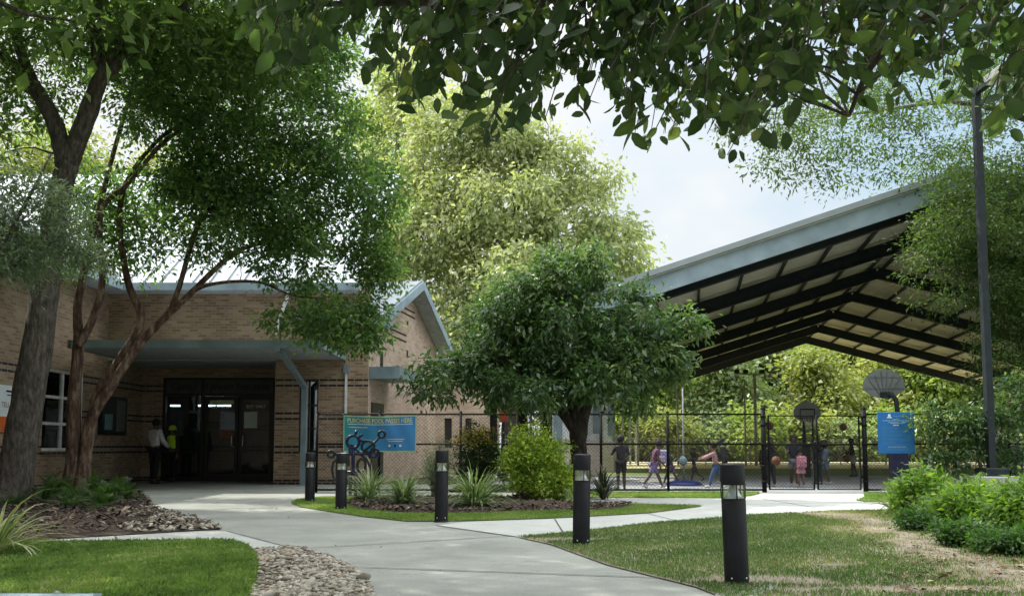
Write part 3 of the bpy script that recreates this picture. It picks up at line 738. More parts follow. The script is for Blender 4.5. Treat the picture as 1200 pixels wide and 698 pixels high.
# expansion joints: narrow dirty grooves
mb = MB()
def groove(a, b, w=.022, z=.008):
    a = g(*a); b = g(*b); d = (b - a); d.normalize(); n = Vector((-d.y, d.x, 0)) * w / 2
    mb.add([(*(a-n)[:2], z), (*(b-n)[:2], z), (*(b+n)[:2], z), (*(a+n)[:2], z)], [(0, 1, 2, 3)])
for a, b in (((511, 615.5), (606, 629)), ((235, 608), (426, 605.5)), ((190, 597), (355, 594.5)), ((343, 643.5), (600, 628)), ((400, 664), (770, 677)), ((165, 577), (350, 577)), ((266, 622.5), (347, 643.5)), ((135, 628.5), (140, 636)), ((760, 602), (790, 609.5)), ((880, 582), (975, 598)), ((860, 591), (1020, 588)), ((893, 582.5), (1012, 583)), ((650, 608), (660, 624))):
    groove(a, b)
struct('walkway_joint', mb, M['joint'])

# left lawn
lawn_px = [(-140, 641), (15, 639.5), (120, 638.5), (268, 637), (288, 643), (299, 655), (301, 672), (296, 690), (288, 725), (-160, 725)]
LAWN = gp(lawn_px)
mb = MB(); mb.poly(LAWN, .010); struct('left_lawn', mb, M['lawn_base'])
def blades(name, rng, poly, n, h, w, mat, lean=.5, mask=None, tfun=None, z=.012, hvar=.45):
    X, Y = scatter(rng, poly, n)
    if mask is not None:
        k = rng.uniform(0, 1, len(X)) < mask(X, Y); X = X[k]; Y = Y[k]
    m = len(X); th = rng.uniform(0, 2*np.pi, m); dx = np.cos(th); dy = np.sin(th)
    hh = h * rng.uniform(1-hvar, 1+hvar, m); ww = w * rng.uniform(.7, 1.3, m)
    l = rng.uniform(.1, 1, m) * lean; ph = rng.uniform(0, 2*np.pi, m); lx = np.cos(ph)*l*hh; ly = np.sin(ph)*l*hh
    b0 = np.stack([X-dx*ww/2, Y-dy*ww/2, np.full(m, z)], 1); b1 = np.stack([X+dx*ww/2, Y+dy*ww/2, np.full(m, z)], 1)
    m0 = np.stack([X+lx*.35-dx*ww*.45, Y+ly*.35-dy*ww*.45, z+hh*.6], 1); m1 = np.stack([X+lx*.35+dx*ww*.45, Y+ly*.35+dy*ww*.45, z+hh*.6], 1)
    t = np.stack([X+lx, Y+ly, z+hh*(1-.35*l)], 1)
    V = np.stack([b0, b1, m1, t, m0], 1).reshape(-1, 3); Fc = np.arange(m*5).reshape(m, 5)
    tint = np.clip((tfun(X, Y) if tfun else .45) + rng.normal(0, .17, m), 0, 1)
    o = mesh_np(name, V, Fc, mat, rep(tint, 5)); setp(o, kind='stuff'); return o
rng = np.random.default_rng(3)
def bare_left(X, Y):   # the bare mulch patch at the edge of the left lawn
    c = g(40, 655); return np.clip(((X-c.x+.25)/1.0)**2 + ((Y-c.y)/.22)**2 + .3*n2(X, Y, 9), 0, 1)
blades('lawn_grass', rng, LAWN, 150000, .055, .013, M['grass'], 1.1, bare_left, lambda X, Y: .50 + .17*n2(X, Y, 2.6, 1) + .14*n2(X, Y, 14, 4), .012, .6)
mb = MB(); c = g(40, 655)
mb.poly([(c.x - .25 + 1.0*math.cos(t)*(1+.1*math.sin(3*t)), c.y + .2*math.sin(t)) for t in np.linspace(0, 2*math.pi, 24, endpoint=False)], .016); struct('bare_mulch_patch', mb, M['mulch'])

# right lawn
rl_px = [(606, 629.5), (640, 627), (700, 621), (760, 613.5), (830, 608), (870, 604), (980, 599), (1060, 597.5), (1500, 597.5), (1700, 740), (930, 740), (842, 699), (816, 688.5), (768, 676.5), (712, 662.5), (646, 638.5)]
RL = gp(rl_px)
mb = MB(); mb.poly(RL, .010); struct('right_lawn', mb, M['soil'])
BARE = [((905, 682), .55, .30), ((640, 633), .6, .22), ((1130, 692), 1.2, .16), ((960, 692), .6, .10), ((800, 682), .4, .08), ((985, 664), .3, .12)]
BAND = [g(*q) for q in ((975, 603), (1020, 611), (1050, 625), (1095, 645), (1150, 662), (1215, 682), (1300, 705))]
def rl_mask(X, Y):
    v = np.ones_like(X)
    for (px, py), rx, ry in BARE:
        c = g(px, py); q = ((X-c.x)/rx)**2 + ((Y-c.y)/ry)**2 + .45*n2(X, Y, 7, 2)
        v = np.minimum(v, np.clip((q-.25)*1.3, .12, 1))
    dm = np.full_like(X, 9.0)                        # worn soil band along the fern bed
    for p, q in zip(BAND, BAND[1:]):
        dx, dy = q.x-p.x, q.y-p.y; t = np.clip(((X-p.x)*dx + (Y-p.y)*dy)/(dx*dx+dy*dy), 0, 1); dm = np.minimum(dm, np.hypot(X-p.x-dx*t, Y-p.y-dy*t))
    v = np.minimum(v, np.clip((dm - .06 + .16*n2(X, Y, 5, 6) + .10*n2(X, Y, 14, 9))*1.7, .07, 1))
    return v * np.clip(.95 + .25*n2(X, Y, 4, 5), .35, 1)
blades('mown_lawn_grass', rng, RL, 420000, .028, .006, M['grass_dry'], .9, rl_mask, lambda X, Y: .46 + .10*np.clip((X-1.5)/4, 0, 1) + .16*n2(X, Y, 2.1, 8) + .35*(1-rl_mask(X, Y)), .012)
ap = gp([(838, 697), (905, 685), (912, 689), (862, 712), (838, 712)]); mb = MB(); mb.poly(ap, .014); struct('bollard_apron', mb, M['concrete'])
ap = gp([(640, 637), (690, 635.5), (705, 640), (655, 641)]); mb = MB(); mb.poly(ap, .014); struct('bollard_apron', mb, M['concrete'])

# island
is_px = [(341, 589.5), (352, 594), (386, 599.5), (426, 605.5), (477, 611), (546, 610.5), (640, 607.5), (700, 604.5), (760, 601), (823, 593.2), (700, 590.2), (640, 589.5), (640, 583.5), (560, 583), (450, 583), (380, 583), (348, 586)]
ISL = gp(is_px)
mb = MB(); mb.poly(ISL, .010); struct('island_turf', mb, M['turf'])
bed_px = [(408, 593), (426, 598.5), (477, 602.5), (555, 602.5), (640, 599.5), (700, 599), (742, 594), (740, 592), (700, 591.5), (640, 590), (638, 584.5), (560, 584), (450, 584), (415, 586)]
BED = smooth_poly(gp(bed_px), 4)
def mound(name, poly, zc, mat, edge=.6, z0=.014):
    """raised bed: concentric inset rings"""
    P = np.asarray([tuple(p)[:2] for p in poly]); c = P.mean(0); rings = [(1, 0), (.93, .45), (.8, .75), (.5, 1)]; V = []; n = len(P)
    for k, hgt in rings:
        for p in P: q = c + (p-c)*k; V.append((q[0], q[1], z0 + zc*hgt))
    F_ = [tuple(range(3*n, 4*n))]
    for r_ in range(3):
        for i in range(n): j = (i+1) % n; F_.append((r_*n+i, r_*n+j, (r_+1)*n+j, (r_+1)*n+i))
    mb = MB(); mb.add(V, F_, 0, True); return struct(name, mb, mat)
mound('mulch_bed', BED, .07, M['mulch'])
blades('island_grass', rng, ISL, 150000, .035, .007, M['grass'], .9, lambda X, Y: 1.0 - inside(BED, X, Y)*1.0, lambda X, Y: .58 + .15*n2(X, Y, 3, 1))
# strips of grass along the fence
FS = gp([(640, 582.8), (690, 582.8), (850, 583.4), (880, 580.6), (890, 578), (890, 577.3), (640, 577.3)])
mb = MB(); mb.poly(FS, .010); struct('fence_strip', mb, M['turf'])
blades('fence_strip_grass', rng, FS, 30000, .04, .009, M['grass'], .8, None, lambda X, Y: .62 + .2*n2(X, Y, 2, 1))
FS2 = gp([(1013, 578.5), (1013, 577.3), (1300, 577.3), (1300, 597), (1062, 597), (1062, 588.5), (1030, 588.3), (1012, 587.7), (1003, 586.5), (1013, 583.5)])
mb = MB(); mb.poly(FS2, .011); struct('fence_strip_right', mb, M['turf'])
blades('fence_strip_right_grass', rng, FS2, 40000, .04, .009, M['grass'], .8, None, lambda X, Y: .55 + .2*n2(X, Y, 2, 1))
# left bed
lb_px = [(-200, 640), (-60, 637.5), (45, 632.5), (150, 627), (235, 621.5), (259, 620.5), (225, 608), (190, 598.5), (176, 591), (178, 587), (165, 578), (157, 570), (60, 569), (-120, 569)]
LB = smooth_poly(gp(lb_px), 3)
mb = MB(); mb.poly(gp(lb_px), .012); struct('left_bed_mulch', mb, M['mulch'])

def rocks(name, rng, X, Y, size, z=.012, flat=.5, stack=.03, label=None):
    # subdivided octahedron (18 verts, 32 tris) pebbles
    base = [(1,0,0),(-1,0,0),(0,1,0),(0,-1,0),(0,0,1),(0,0,-1)]; tri = [(0,2,4),(2,1,4),(1,3,4),(3,0,4),(2,0,5),(1,2,5),(3,1,5),(0,3,5)]
    vs = [np.array(v, float) for v in base]; ed = {}; T = []
    def mid(a, b):
        k = (min(a, b), max(a, b))
        if k not in ed: q = vs[a]+vs[b]; vs.append(q/np.linalg.norm(q)); ed[k] = len(vs)-1
        return ed[k]
    for a, b, c in tri:
        x, y, w = mid(a, b), mid(b, c), mid(c, a); T += [(a,x,w),(x,b,y),(w,y,c),(x,y,w)]
    B = np.array(vs); T = np.array(T); n = len(X); k = len(B)
    S = size * rng.lognormal(0, .32, n); asp = rng.uniform(.55, .9, n); fl = flat * rng.uniform(.6, 1.2, n)
    V = B[None] * (1 + rng.normal(0, .10, (n, k, 1))); V = V * np.stack([S, S*asp, S*fl], 1)[:, None, :]
    a = rng.uniform(0, 6.28, n); t = rng.normal(0, .3, n)
    ca, sa, ct, st = np.cos(a)[:, None], np.sin(a)[:, None], np.cos(t)[:, None], np.sin(t)[:, None]
    x, y, zz = V[..., 0], V[..., 1], V[..., 2]; x, zz = x*ct - zz*st, x*st + zz*ct; x, y = x*ca - y*sa, x*sa + y*ca
    V = np.stack([x + X[:, None], y + Y[:, None], zz + z + (S*fl*.5 + rng.uniform(0, stack, n))[:, None]], 2).reshape(-1, 3)
    Fc = (T[None] + (np.arange(n)*k)[:, None, None]).reshape(-1, 3)
    o = mesh_np(name, V, Fc, M['rock'], rep(np.clip(rng.beta(2, 1.6, n), 0, 1), k), smooth=True); setp(o, label, kind='stuff'); return o
RK_px = [(299, 646), (347, 644), (372, 650), (395, 659), (415, 670), (430, 685), (437, 697), (444, 725), (290, 725), (298, 690), (303, 672)]
RK = gp(RK_px)
mb = MB(); mb.poly(RK, .008); struct('rock_bed', mb, M['soil'])
X, Y = scatter(rng, RK, 14500); keep = rng.uniform(0, 1, len(X)) < np.where((X < g(325, 680).x + .12*n2(X, Y, 6)) & (Y < g(325, 662).y), .22, 1.0)
rocks('river_pebbles', rng, X[keep], Y[keep], .023, .01, .42, .03)
RK2 = gp([(262, 621), (228, 608.5), (192, 599), (176, 591), (160, 594), (150, 602), (150, 610), (135, 619), (160, 625), (235, 621)])
X, Y = scatter(rng, RK2, 3200); k_ = rng.uniform(0, 1, len(X)) < np.clip((X - g(150, 612).x) * .9 + .25, .1, 1)
rocks('bed_pebbles', rng, X[k_], Y[k_], .036, .012, .4, .02)

def chips(name, rng, polys, dens, size, mat, z, label=None, asp=.35, tilt=.35):
    Vs = []; tint = []
    for poly, n in zip(polys, dens):
        X, Y = scatter(rng, poly, n); m = len(X); a = rng.uniform(0, 6.28, m); S = size * rng.lognormal(0, .4, m)
        ax = np.stack([np.cos(a), np.sin(a), rng.normal(0, tilt, m)], 1); b = np.stack([-np.sin(a), np.cos(a), rng.normal(0, tilt, m)], 1)
        c = np.stack([X, Y, (z(X, Y) if callable(z) else z) + rng.uniform(.004, .03, m)], 1); s = S[:, None]
        v = np.stack([c - ax*s, c - b*s*asp + np.array([0, 0, .006]), c + ax*s, c + b*s*asp + np.array([0, 0, .006])], 1).reshape(-1, 3)
        Vs.append(v); tint.append(np.clip(rng.beta(1.6, 2.2, m), 0, 1))
    V = np.concatenate(Vs); Fc = np.arange(len(V)).reshape(-1, 4); t = rep(np.concatenate(tint), 4)
    o = mesh_np(name, V, Fc, mat, t); setp(o, label, kind='stuff'); return o
chips('mulch_chips', rng, [BED, gp(lb_px)], [9000, 22000], .035, M['chips'], .05)
chips('fallen_leaves', rng, [BED, gp(lb_px), gp([(985, 605), (1060, 640), (1200, 670), (1260, 690), (1100, 698), (1000, 640)]), gp([(1060, 640), (1230, 660), (1260, 700), (1030, 700)]), gp([(200, 575), (360, 600), (600, 640), (800, 690), (450, 690), (280, 620)]), LAWN], [350, 900, 320, 900, 90, 40], .020, M['litter'], .012, None, .5, .3)

# court slab, fields beyond
mb = MB(); mb.poly([(-1.5, 20.74), (34, 20.74), (34, 33.0), (-1.5, 33.0)], -.2, .0); struct('court', mb, M['court'])
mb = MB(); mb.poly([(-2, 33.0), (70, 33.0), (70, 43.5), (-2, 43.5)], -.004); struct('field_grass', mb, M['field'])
mb = MB(); mb.poly([(-10, 43.5), (90, 43.5), (90, 64), (-10, 64)], -.002); struct('sun_painted_strip', mb, M['field_far'])  # bright strip: its colour stands in for sun on the far grass
# painted court lines
mb = MB()
for a, b in (((4, 22.4), (20, 22.4)), ((4, 22.4), (4, 32.4)), ((12.6, 22.4), (12.6, 32.4))):
    a = Vector((*a, .005)); b = Vector((*b, .005)); d = (b-a).normalized(); n = Vector((-d.y, d.x, 0))*.03
    mb.add([a-n, b-n, b+n, a+n], [(0,1,2,3)])
struct('court_line', mb, M['white_paint'])
#PART2
# ------------------------------------------------------------------ main brick building
B = thing('brick_building', 'tan brick building with dark brick bands, metal roof and shaded glass entrance', 'building', (-11.35, 25, 0))
XW, YW, YR, XR = -11.35, 25.0, 27.5, -6.62
SOP = [(21.67-8, 23.75-8, .95, 2.97)]
mb = MB()
mb.wall((XW, 8), (XW, YR), 0, 5.5, .3, SOP)
mb.wall((XW, YR), (XR, YR), 0, 3.6, .3, [(.61, 4.07, 0, 3.17)])
mb.wall((XR, YR-.002), (XR, YW+.302), 0, 3.597, .28)
mb.wall((XR, YW), (-4.02, YW), 0, 3.598, .3, [(XR*-1-5.95, XR*-1-5.41, .90, 2.92)])
mb.wall((XW, YW), (-4.02, YW), 3.6, 5.5, .3)
mb.build('wall', M['brick'], B)
mb = MB(); mb.box((XW+.001, YW+.001, 3.45), (XR-.001, YR-.001, 3.59)); mb.build('recess_ceiling', M['soffit'], B)
mb = MB(); mb.box((XW+.003, 21.6, .85), (XW+.06, 23.82, .948)); mb.build('sill', M['brick'], B)
mb = MB(); mb.box((-6.0, YW-.06, .80), (-5.36, YW-.003, .898)); mb.build('sill', M['brick'], B)
# side window: 2 x 3 panes in white frame
w = MB()
for y in (21.70, 22.71, 23.72): w.box((XW-.14, y-.035, .95), (XW-.05, y+.035, 2.97))
for z in (.985, 1.62, 2.28, 2.935): w.box((XW-.141, 21.672, z-.035), (XW-.052, 23.748, z+.035))
wo = w.build('window', M['white_steel'], B)
mb = MB(); mb.box((XW-.105, 21.7, .98), (XW-.095, 23.72, 2.94)); mb.build('pane', M['winglass'], wo)
mb = MB()
for i in range(40):
    z = .97 + i * .05; mb.box((XW-.20, 21.69, z), (XW-.165, 23.73, z+.042))
mb.build('blind', M['blind'], wo)
w = MB()
for x in (-5.93, -5.68, -5.43): w.box((x-.025, YW+.05, .9), (x+.025, YW+.13, 2.92))
for z in (.93, 1.55, 2.2, 2.89): w.box((-5.948, YW+.052, z-.025), (-5.412, YW+.132, z+.025))
wo = w.build('window', M['bronze'], B)
mb = MB(); mb.box((-5.94, YW+.085, .92), (-5.42, YW+.095, 2.9)); mb.build('pane', M['winglass'], wo)
# storefront, set back under the porch
q = 1.1
s = MB()
for x in (-10.71, -9.53, -7.31): s.box((x-.05, YR+.06, 0), (x+.05, YR+.18, 3.16))
s.box((-10.735, YR+.062, 3.09), (-7.285, YR+.182, 3.168)); s.box((-10.734, YR+.064, 2.60), (-7.286, YR+.184, 2.69)); s.box((-10.65, YR+.066, .86), (-9.58, YR+.178, .94)); s.box((-10.65, YR+.066, .002), (-9.58, YR+.178, .12))
so = s.build('storefront_frame', M['bronze'], B)
mb = MB(); mb.box((-10.66, YR+.11, .94), (-9.57, YR+.12, 2.60)); mb.build('pane', M['glass'], so)
mb = MB(); mb.box((-10.66, YR+.11, .12), (-9.57, YR+.12, .86)); mb.build('pane', M['glass'], so)
mb = MB(); mb.box((-10.66, YR+.09, 2.69), (-7.36, YR+.11, 3.09)); tp = mb.build('transom_panel', plain('transom_grey', (.07, .075, .075), .5), B)
mb = MB(); put_text(mb, 'Center of Jewish Houston', (-9.0, YR+.085, 2.89), .32, width=3.0); mb.build('lettering', M['seam'], tp)
for x0, x1, hx, sx in ((-9.46, -8.42, -8.52, 1), (-8.40, -7.37, -8.30, -1)):
    d = MB()
    for x in (x0+.05, x1-.05): d.box((x-.05, YR+.07, .02), (x+.05, YR+.13, 2.58))
    for z, hh in ((.12, .10), (2.53, .05)): d.box((x0+.10, YR+.072, z-hh), (x1-.10, YR+.128, z+hh))
    do = d.build('door', M['bronze'], B)
    mb = MB(); mb.box((x0+.09, YR+.095, .22), (x1-.09, YR+.105, 2.48)); mb.build('pane', M['glass'], do)
    mb = MB(); mb.tube([(hx, YR+.07, 1.40), (hx-.05*sx, YR, 1.40), (hx-.06*sx, YR-.03, 1.36), (hx-.06*sx, YR-.03, 1.08), (hx-.05*sx, YR, 1.04), (hx, YR+.07, 1.04)], .016, 7); mb.build('handle', M['alu'], do)
    mb = MB(); put_text(mb, 'EXIT ONLY', ((x0+x1)/2, YR+.088, 2.28), .12, bold=True); mb.build('lettering', M['white_paint'], do)
    mb = MB()
    if sx == 1: mb.box((x0+.15, YR+.082, 2.36), (x1-.15, YR+.09, 2.47)); mb.build('sticker', plain('pale_green_sticker', (.5, .6, .36), .6), do)
    else: mb.box((x0+.16, YR+.082, 1.62), (x0+.56, YR+.09, 2.12)); mb.build('notice', plain('pale_green_notice', (.62, .72, .62), .6), do)
# dim room behind the glass
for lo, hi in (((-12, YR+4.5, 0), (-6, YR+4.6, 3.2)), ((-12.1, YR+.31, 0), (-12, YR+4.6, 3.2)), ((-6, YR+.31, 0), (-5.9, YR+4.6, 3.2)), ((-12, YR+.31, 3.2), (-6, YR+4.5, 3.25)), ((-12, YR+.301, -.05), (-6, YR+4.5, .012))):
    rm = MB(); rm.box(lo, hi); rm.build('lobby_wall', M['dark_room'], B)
for px_, w_ in ((243, .55), (263, .45), (206, .3)):
    p = at(px_, 476, 30.2); mb = MB(); mb.box((p.x-w_/2, 30.1, p.z), (p.x+w_/2, 30.2, p.z+.05)); mb.build('ceiling_light', emit('lobby_tube', (.8, .95, 1), 5), B)
# roofs
def roof_slab(eave0, eave1, up, length_dir, th, seams, name, mats, parent, seam=.45):
    """standing-seam slab: eave0->eave1 edge, 'up' vector to the ridge"""
    e0, e1, u = Vector(eave0), Vector(eave1), Vector(up); n = (e1-e0).cross(u).normalized()
    if n.z < 0: n = -n
    mb = MB(); mb.extr([e0, e1, e1+u, e0+u], n*th)
    if seams:
        L = (e1-e0).length; k = int(L/seam)
        for i in range(k+1):
            p = e0 + (e1-e0)*((i+.02)/(k+.04)); mb.beam(p + n*(th+.02) + u*.002, p + u*.998 + n*(th+.02), .035, .05, 0, n)
    return mb.build(name, mats, parent)
roof_slab((-30, 24.3, 5.42), (-4.2, 24.3, 5.42), (0, 8.7, 5.7), None, .12, True, 'roof', M['roof_metal'], B)
roof_slab((-10.75, 8, 5.42), (-10.75, 24.36, 5.42), (-9.2, 0, 5.6), None, .12, True, 'roof', M['roof_metal'], B)
mb = MB(); mb.box((-10.68, 24.16, 5.30), (-4.3, 24.3, 5.50)); mb.box((-10.74, 8, 5.30), (-10.60, 24.155, 5.502)); mb.build('gutter', M['fascia_blue'], B)
mb = MB(); mb.box((XW, 24.3, 5.33), (-4.2, YW-.003, 5.40)); mb.box((XW-.02, 8, 5.332), (-10.74, 24.29, 5.402)); mb.build('soffit', M['soffit'], B)
# canopy
c_ = MB(); c_.box((-10.75, 21.76, 3.47), (-4.72, 24.97, 3.60)); co = c_.build('canopy', M['soffit'], B)
mb = MB(); mb.box((-10.78, 21.68, 3.44), (-4.69, 21.76, 3.64)); mb.box((-10.83, 21.68, 3.441), (-10.751, 24.97, 3.639)); mb.box((-4.719, 21.761, 3.442), (-4.64, 24.97, 3.638)); mb.box((-5.79, 21.65, 3.36), (-5.65, 21.678, 3.66)); mb.build('fascia', M['steel_blue'], co)
mb = MB(); mb.box((-5.78, 24.55, 0), (-5.64, 24.69, 2.72)); mb.beam((-5.71, 24.62, 2.68), (-5.72, 21.85, 3.46), .13, .13); mb.build('post', M['steel_blue'], co)
mb = MB(); mb.box((-5.9, 24.5, .001), (-5.52, 24.74, .02)); mb.build('base_plate', M['steel_blue'], co)
mb = MB(); mb.tube([at(338, 337, 24.22), at(336, 350, 24.24), at(333, 358, 24.3), at(322, 391, 24.3)], .05, 8); mb.build('roof_drain', M['white_steel'], B)
mb = MB(); mb.box((-4.66, 24.92, .05), (-4.60, 24.98, 3.20)); mb.build('downpipe', M['white_steel'], B)
mb = MB(); mb.box((-4.70, 24.88, 3.10), (-4.56, 24.985, 3.30)); mb.build('rain_head', M['steel_blue'], B)
# notice board and wall poster
t = thing('notice_board', 'black framed glass notice board on the brick beside the entrance', 'notice board', (-10.95, 24.9, 1.4))
t.location = (XW+.07, 25.3, 1.38)
mb = MB(); mb.box((XW+.004, 24.57, 1.38), (XW+.12, 26.15, 2.46), 0, None, .015); mb.build('cabinet', M['black_metal'], t)
mb = MB(); mb.box((XW+.121, 24.72, 1.52), (XW+.128, 25.2, 1.95)); mb.build('poster', plain('teal_poster', (.16, .30, .31), .5), t)
mb = MB(); mb.box((XW+.121, 25.45, 1.48), (XW+.128, 26.0, 2.36)); mb.build('poster', plain('grey_poster', (.14, .14, .14), .5), t)
t = thing('wall_sign', 'white sign with an orange lower panel on the left brick wall', 'sign', (XW+.02, 19.6, 1.35))
mb = MB(); mb.box((XW+.01, 18.6, 1.38), (XW+.04, 20.4, 2.42)); pn = mb.build('panel', M['ban_white'], t)
mb = MB(); mb.box((XW+.041, 18.6, 1.39), (XW+.046, 20.38, 1.72)); mb.build('orange_band', M['orange'], t)
mb = MB(); put_text(mb, 'TELLA', (XW+.046, 20.05, 1.98), .16, (0, 1, 0)); mb.build('lettering', plain('rust_letter', (.35, .12, .07), .6), t)
mb = MB(); mb.box((XW+.041, 20.0, 2.27), (XW+.045, 20.28, 2.31)); mb.box((XW+.041, 20.05, 2.19), (XW+.045, 20.24, 2.215)); mb.build('small_print', M['bronze'], t)

# gable wing
ga = R(9.2); GD = Vector((math.sin(ga), math.cos(ga), 0)); GN = Vector((math.cos(ga), -math.sin(ga), 0)); G0 = Vector((-4.0, 25.2, 0))
def gw(w, z, s=0): return G0 + GD*w + GN*s + Vector((0, 0, z))
GB = thing('gable_wing', 'pale brick gabled wing with a metal roof right of the entrance', 'building', tuple(G0))
mb = MB(); mb.extr([gw(0,0), gw(7.5,0), gw(7.5,4.75), gw(3.75,6.30), gw(0,4.75)], -GN*.3); mb.wall((-4.02, 25.0), tuple(gw(0,0))[:2], 0, 4.75, .3); mb.build('wall', M['brick_plain'], GB)
sl = .413
for nm, w0, w1 in (('roof', -.5, 3.75), ('roof', 8.0, 3.75)):
    e0 = gw(w0, 6.32 - sl*abs(3.75-w0), .5); e1 = gw(w0, 6.32 - sl*abs(3.75-w0), -6); up = gw(w1, 6.32, .5) - e0
    roof_slab(e0, e1, up, None, .10, True, nm, M['roof_metal'], GB)
mb = MB()
for w0 in (-.52, 8.02):
    a = gw(w0, 6.26 - sl*abs(3.75-w0), .53); b = gw(3.75 + (.005 if w0 > 0 else -.005), 6.26, .53); mb.beam(a, b, .05, .26)
mb.build('rake_board', M['fascia_blue'], GB)
mb = MB()
for w0 in (-.48, 7.98):
    a0 = gw(w0, 6.22 - sl*abs(3.75-w0), .49); a1 = gw(w0, 6.22 - sl*abs(3.75-w0), .01); b0 = gw(3.75, 6.22, .49); b1 = gw(3.75, 6.22, .01)
    mb.extr([a0, a1, b1, b0], (0, 0, .03))
mb.build('soffit', M['soffit'], GB)
mb = MB(); mb.beam(gw(-.46, 4.50, .52), gw(-.46, 4.50, -6), .14, .16); mb.build('gutter', M['fascia_blue'], GB)
mb = MB(); mb.extr([gw(-.5,4.42,.50), gw(.45,4.42,.50), gw(.45,4.80,.50), gw(-.5,4.45,.50)], -GN*.46); mb.build('eave_return', M['fascia_blue'], GB)
for w0, w1, z in ((2.0, 3.6, 4.62), (2.0, 3.6, 4.42), (2.6, 4.6, 5.5), (2.6, 4.6, 5.32)):
    mb = MB(); mb.beam(gw(w0, z, .006), gw(w1, z, .006), .02, .045); mb.build('brick_band', M['dark_brick'], GB)
for w0, z in ((3.75, 5.05), (3.75, 4.1), (3.75, 4.0)):
    mb = MB(); mb.beam(gw(w0-.07, z, .006), gw(w0+.07, z, .006), .02, .12); mb.build('vent_block', M['bronze'], GB)
mb = MB(); mb.beam(gw(.9, 3.6, .006), gw(1.15, 3.6, .006), .02, .45); mb.build('slit_window', M['bronze'], GB)
mb = MB(); mb.extr([gw(-.15, 2.95, .02), gw(1.7, 2.95, .02), gw(1.7, 2.95, .9), gw(-.15, 2.95, .9)], (0, 0, .33)); mb.build('porch_roof', M['steel_blue'], GB)
mb = MB(); mb.extr([gw(.1, .02, .01), gw(1.2, .02, .01), gw(1.2, 2.3, .01), gw(.1, 2.3, .01)], GN*.03); d_ = mb.build('door', M['bronze'], GB)
mb = MB(); mb.tube([gw(1.1, .95, .04), gw(1.1, .95, .09), gw(1.1, 1.15, .09), gw(1.1, 1.15, .04)], .012, 6); mb.build('handle', M['alu'], d_)
BW = thing('pool_house', 'low pale brick block with narrow dark openings behind the island tree', 'building', (-2, 37, 0))
mb = MB(); mb.wall((-3.4, 36.5), (-.6, 36.5), 0, 4.4, .3, [(.65, .95, 1.0, 2.2), (1.5, 1.75, 1.0, 2.2)]); mb.wall((-.6, 36.5), (-.6, 43), 0, 4.4, .3); mb.build('wall', M['brick_plain'], BW)
mb = MB(); mb.box((-3.6, 36.1, 4.41), (-.2, 43.2, 4.62)); mb.build('roof', M['roof_metal'], BW)
for x in (-2.6, -1.775):
    mb = MB(); mb.box((x-.14, 36.62, 1.0), (x+.14, 36.66, 2.2)); mb.build('window', M['dark_room'], BW)

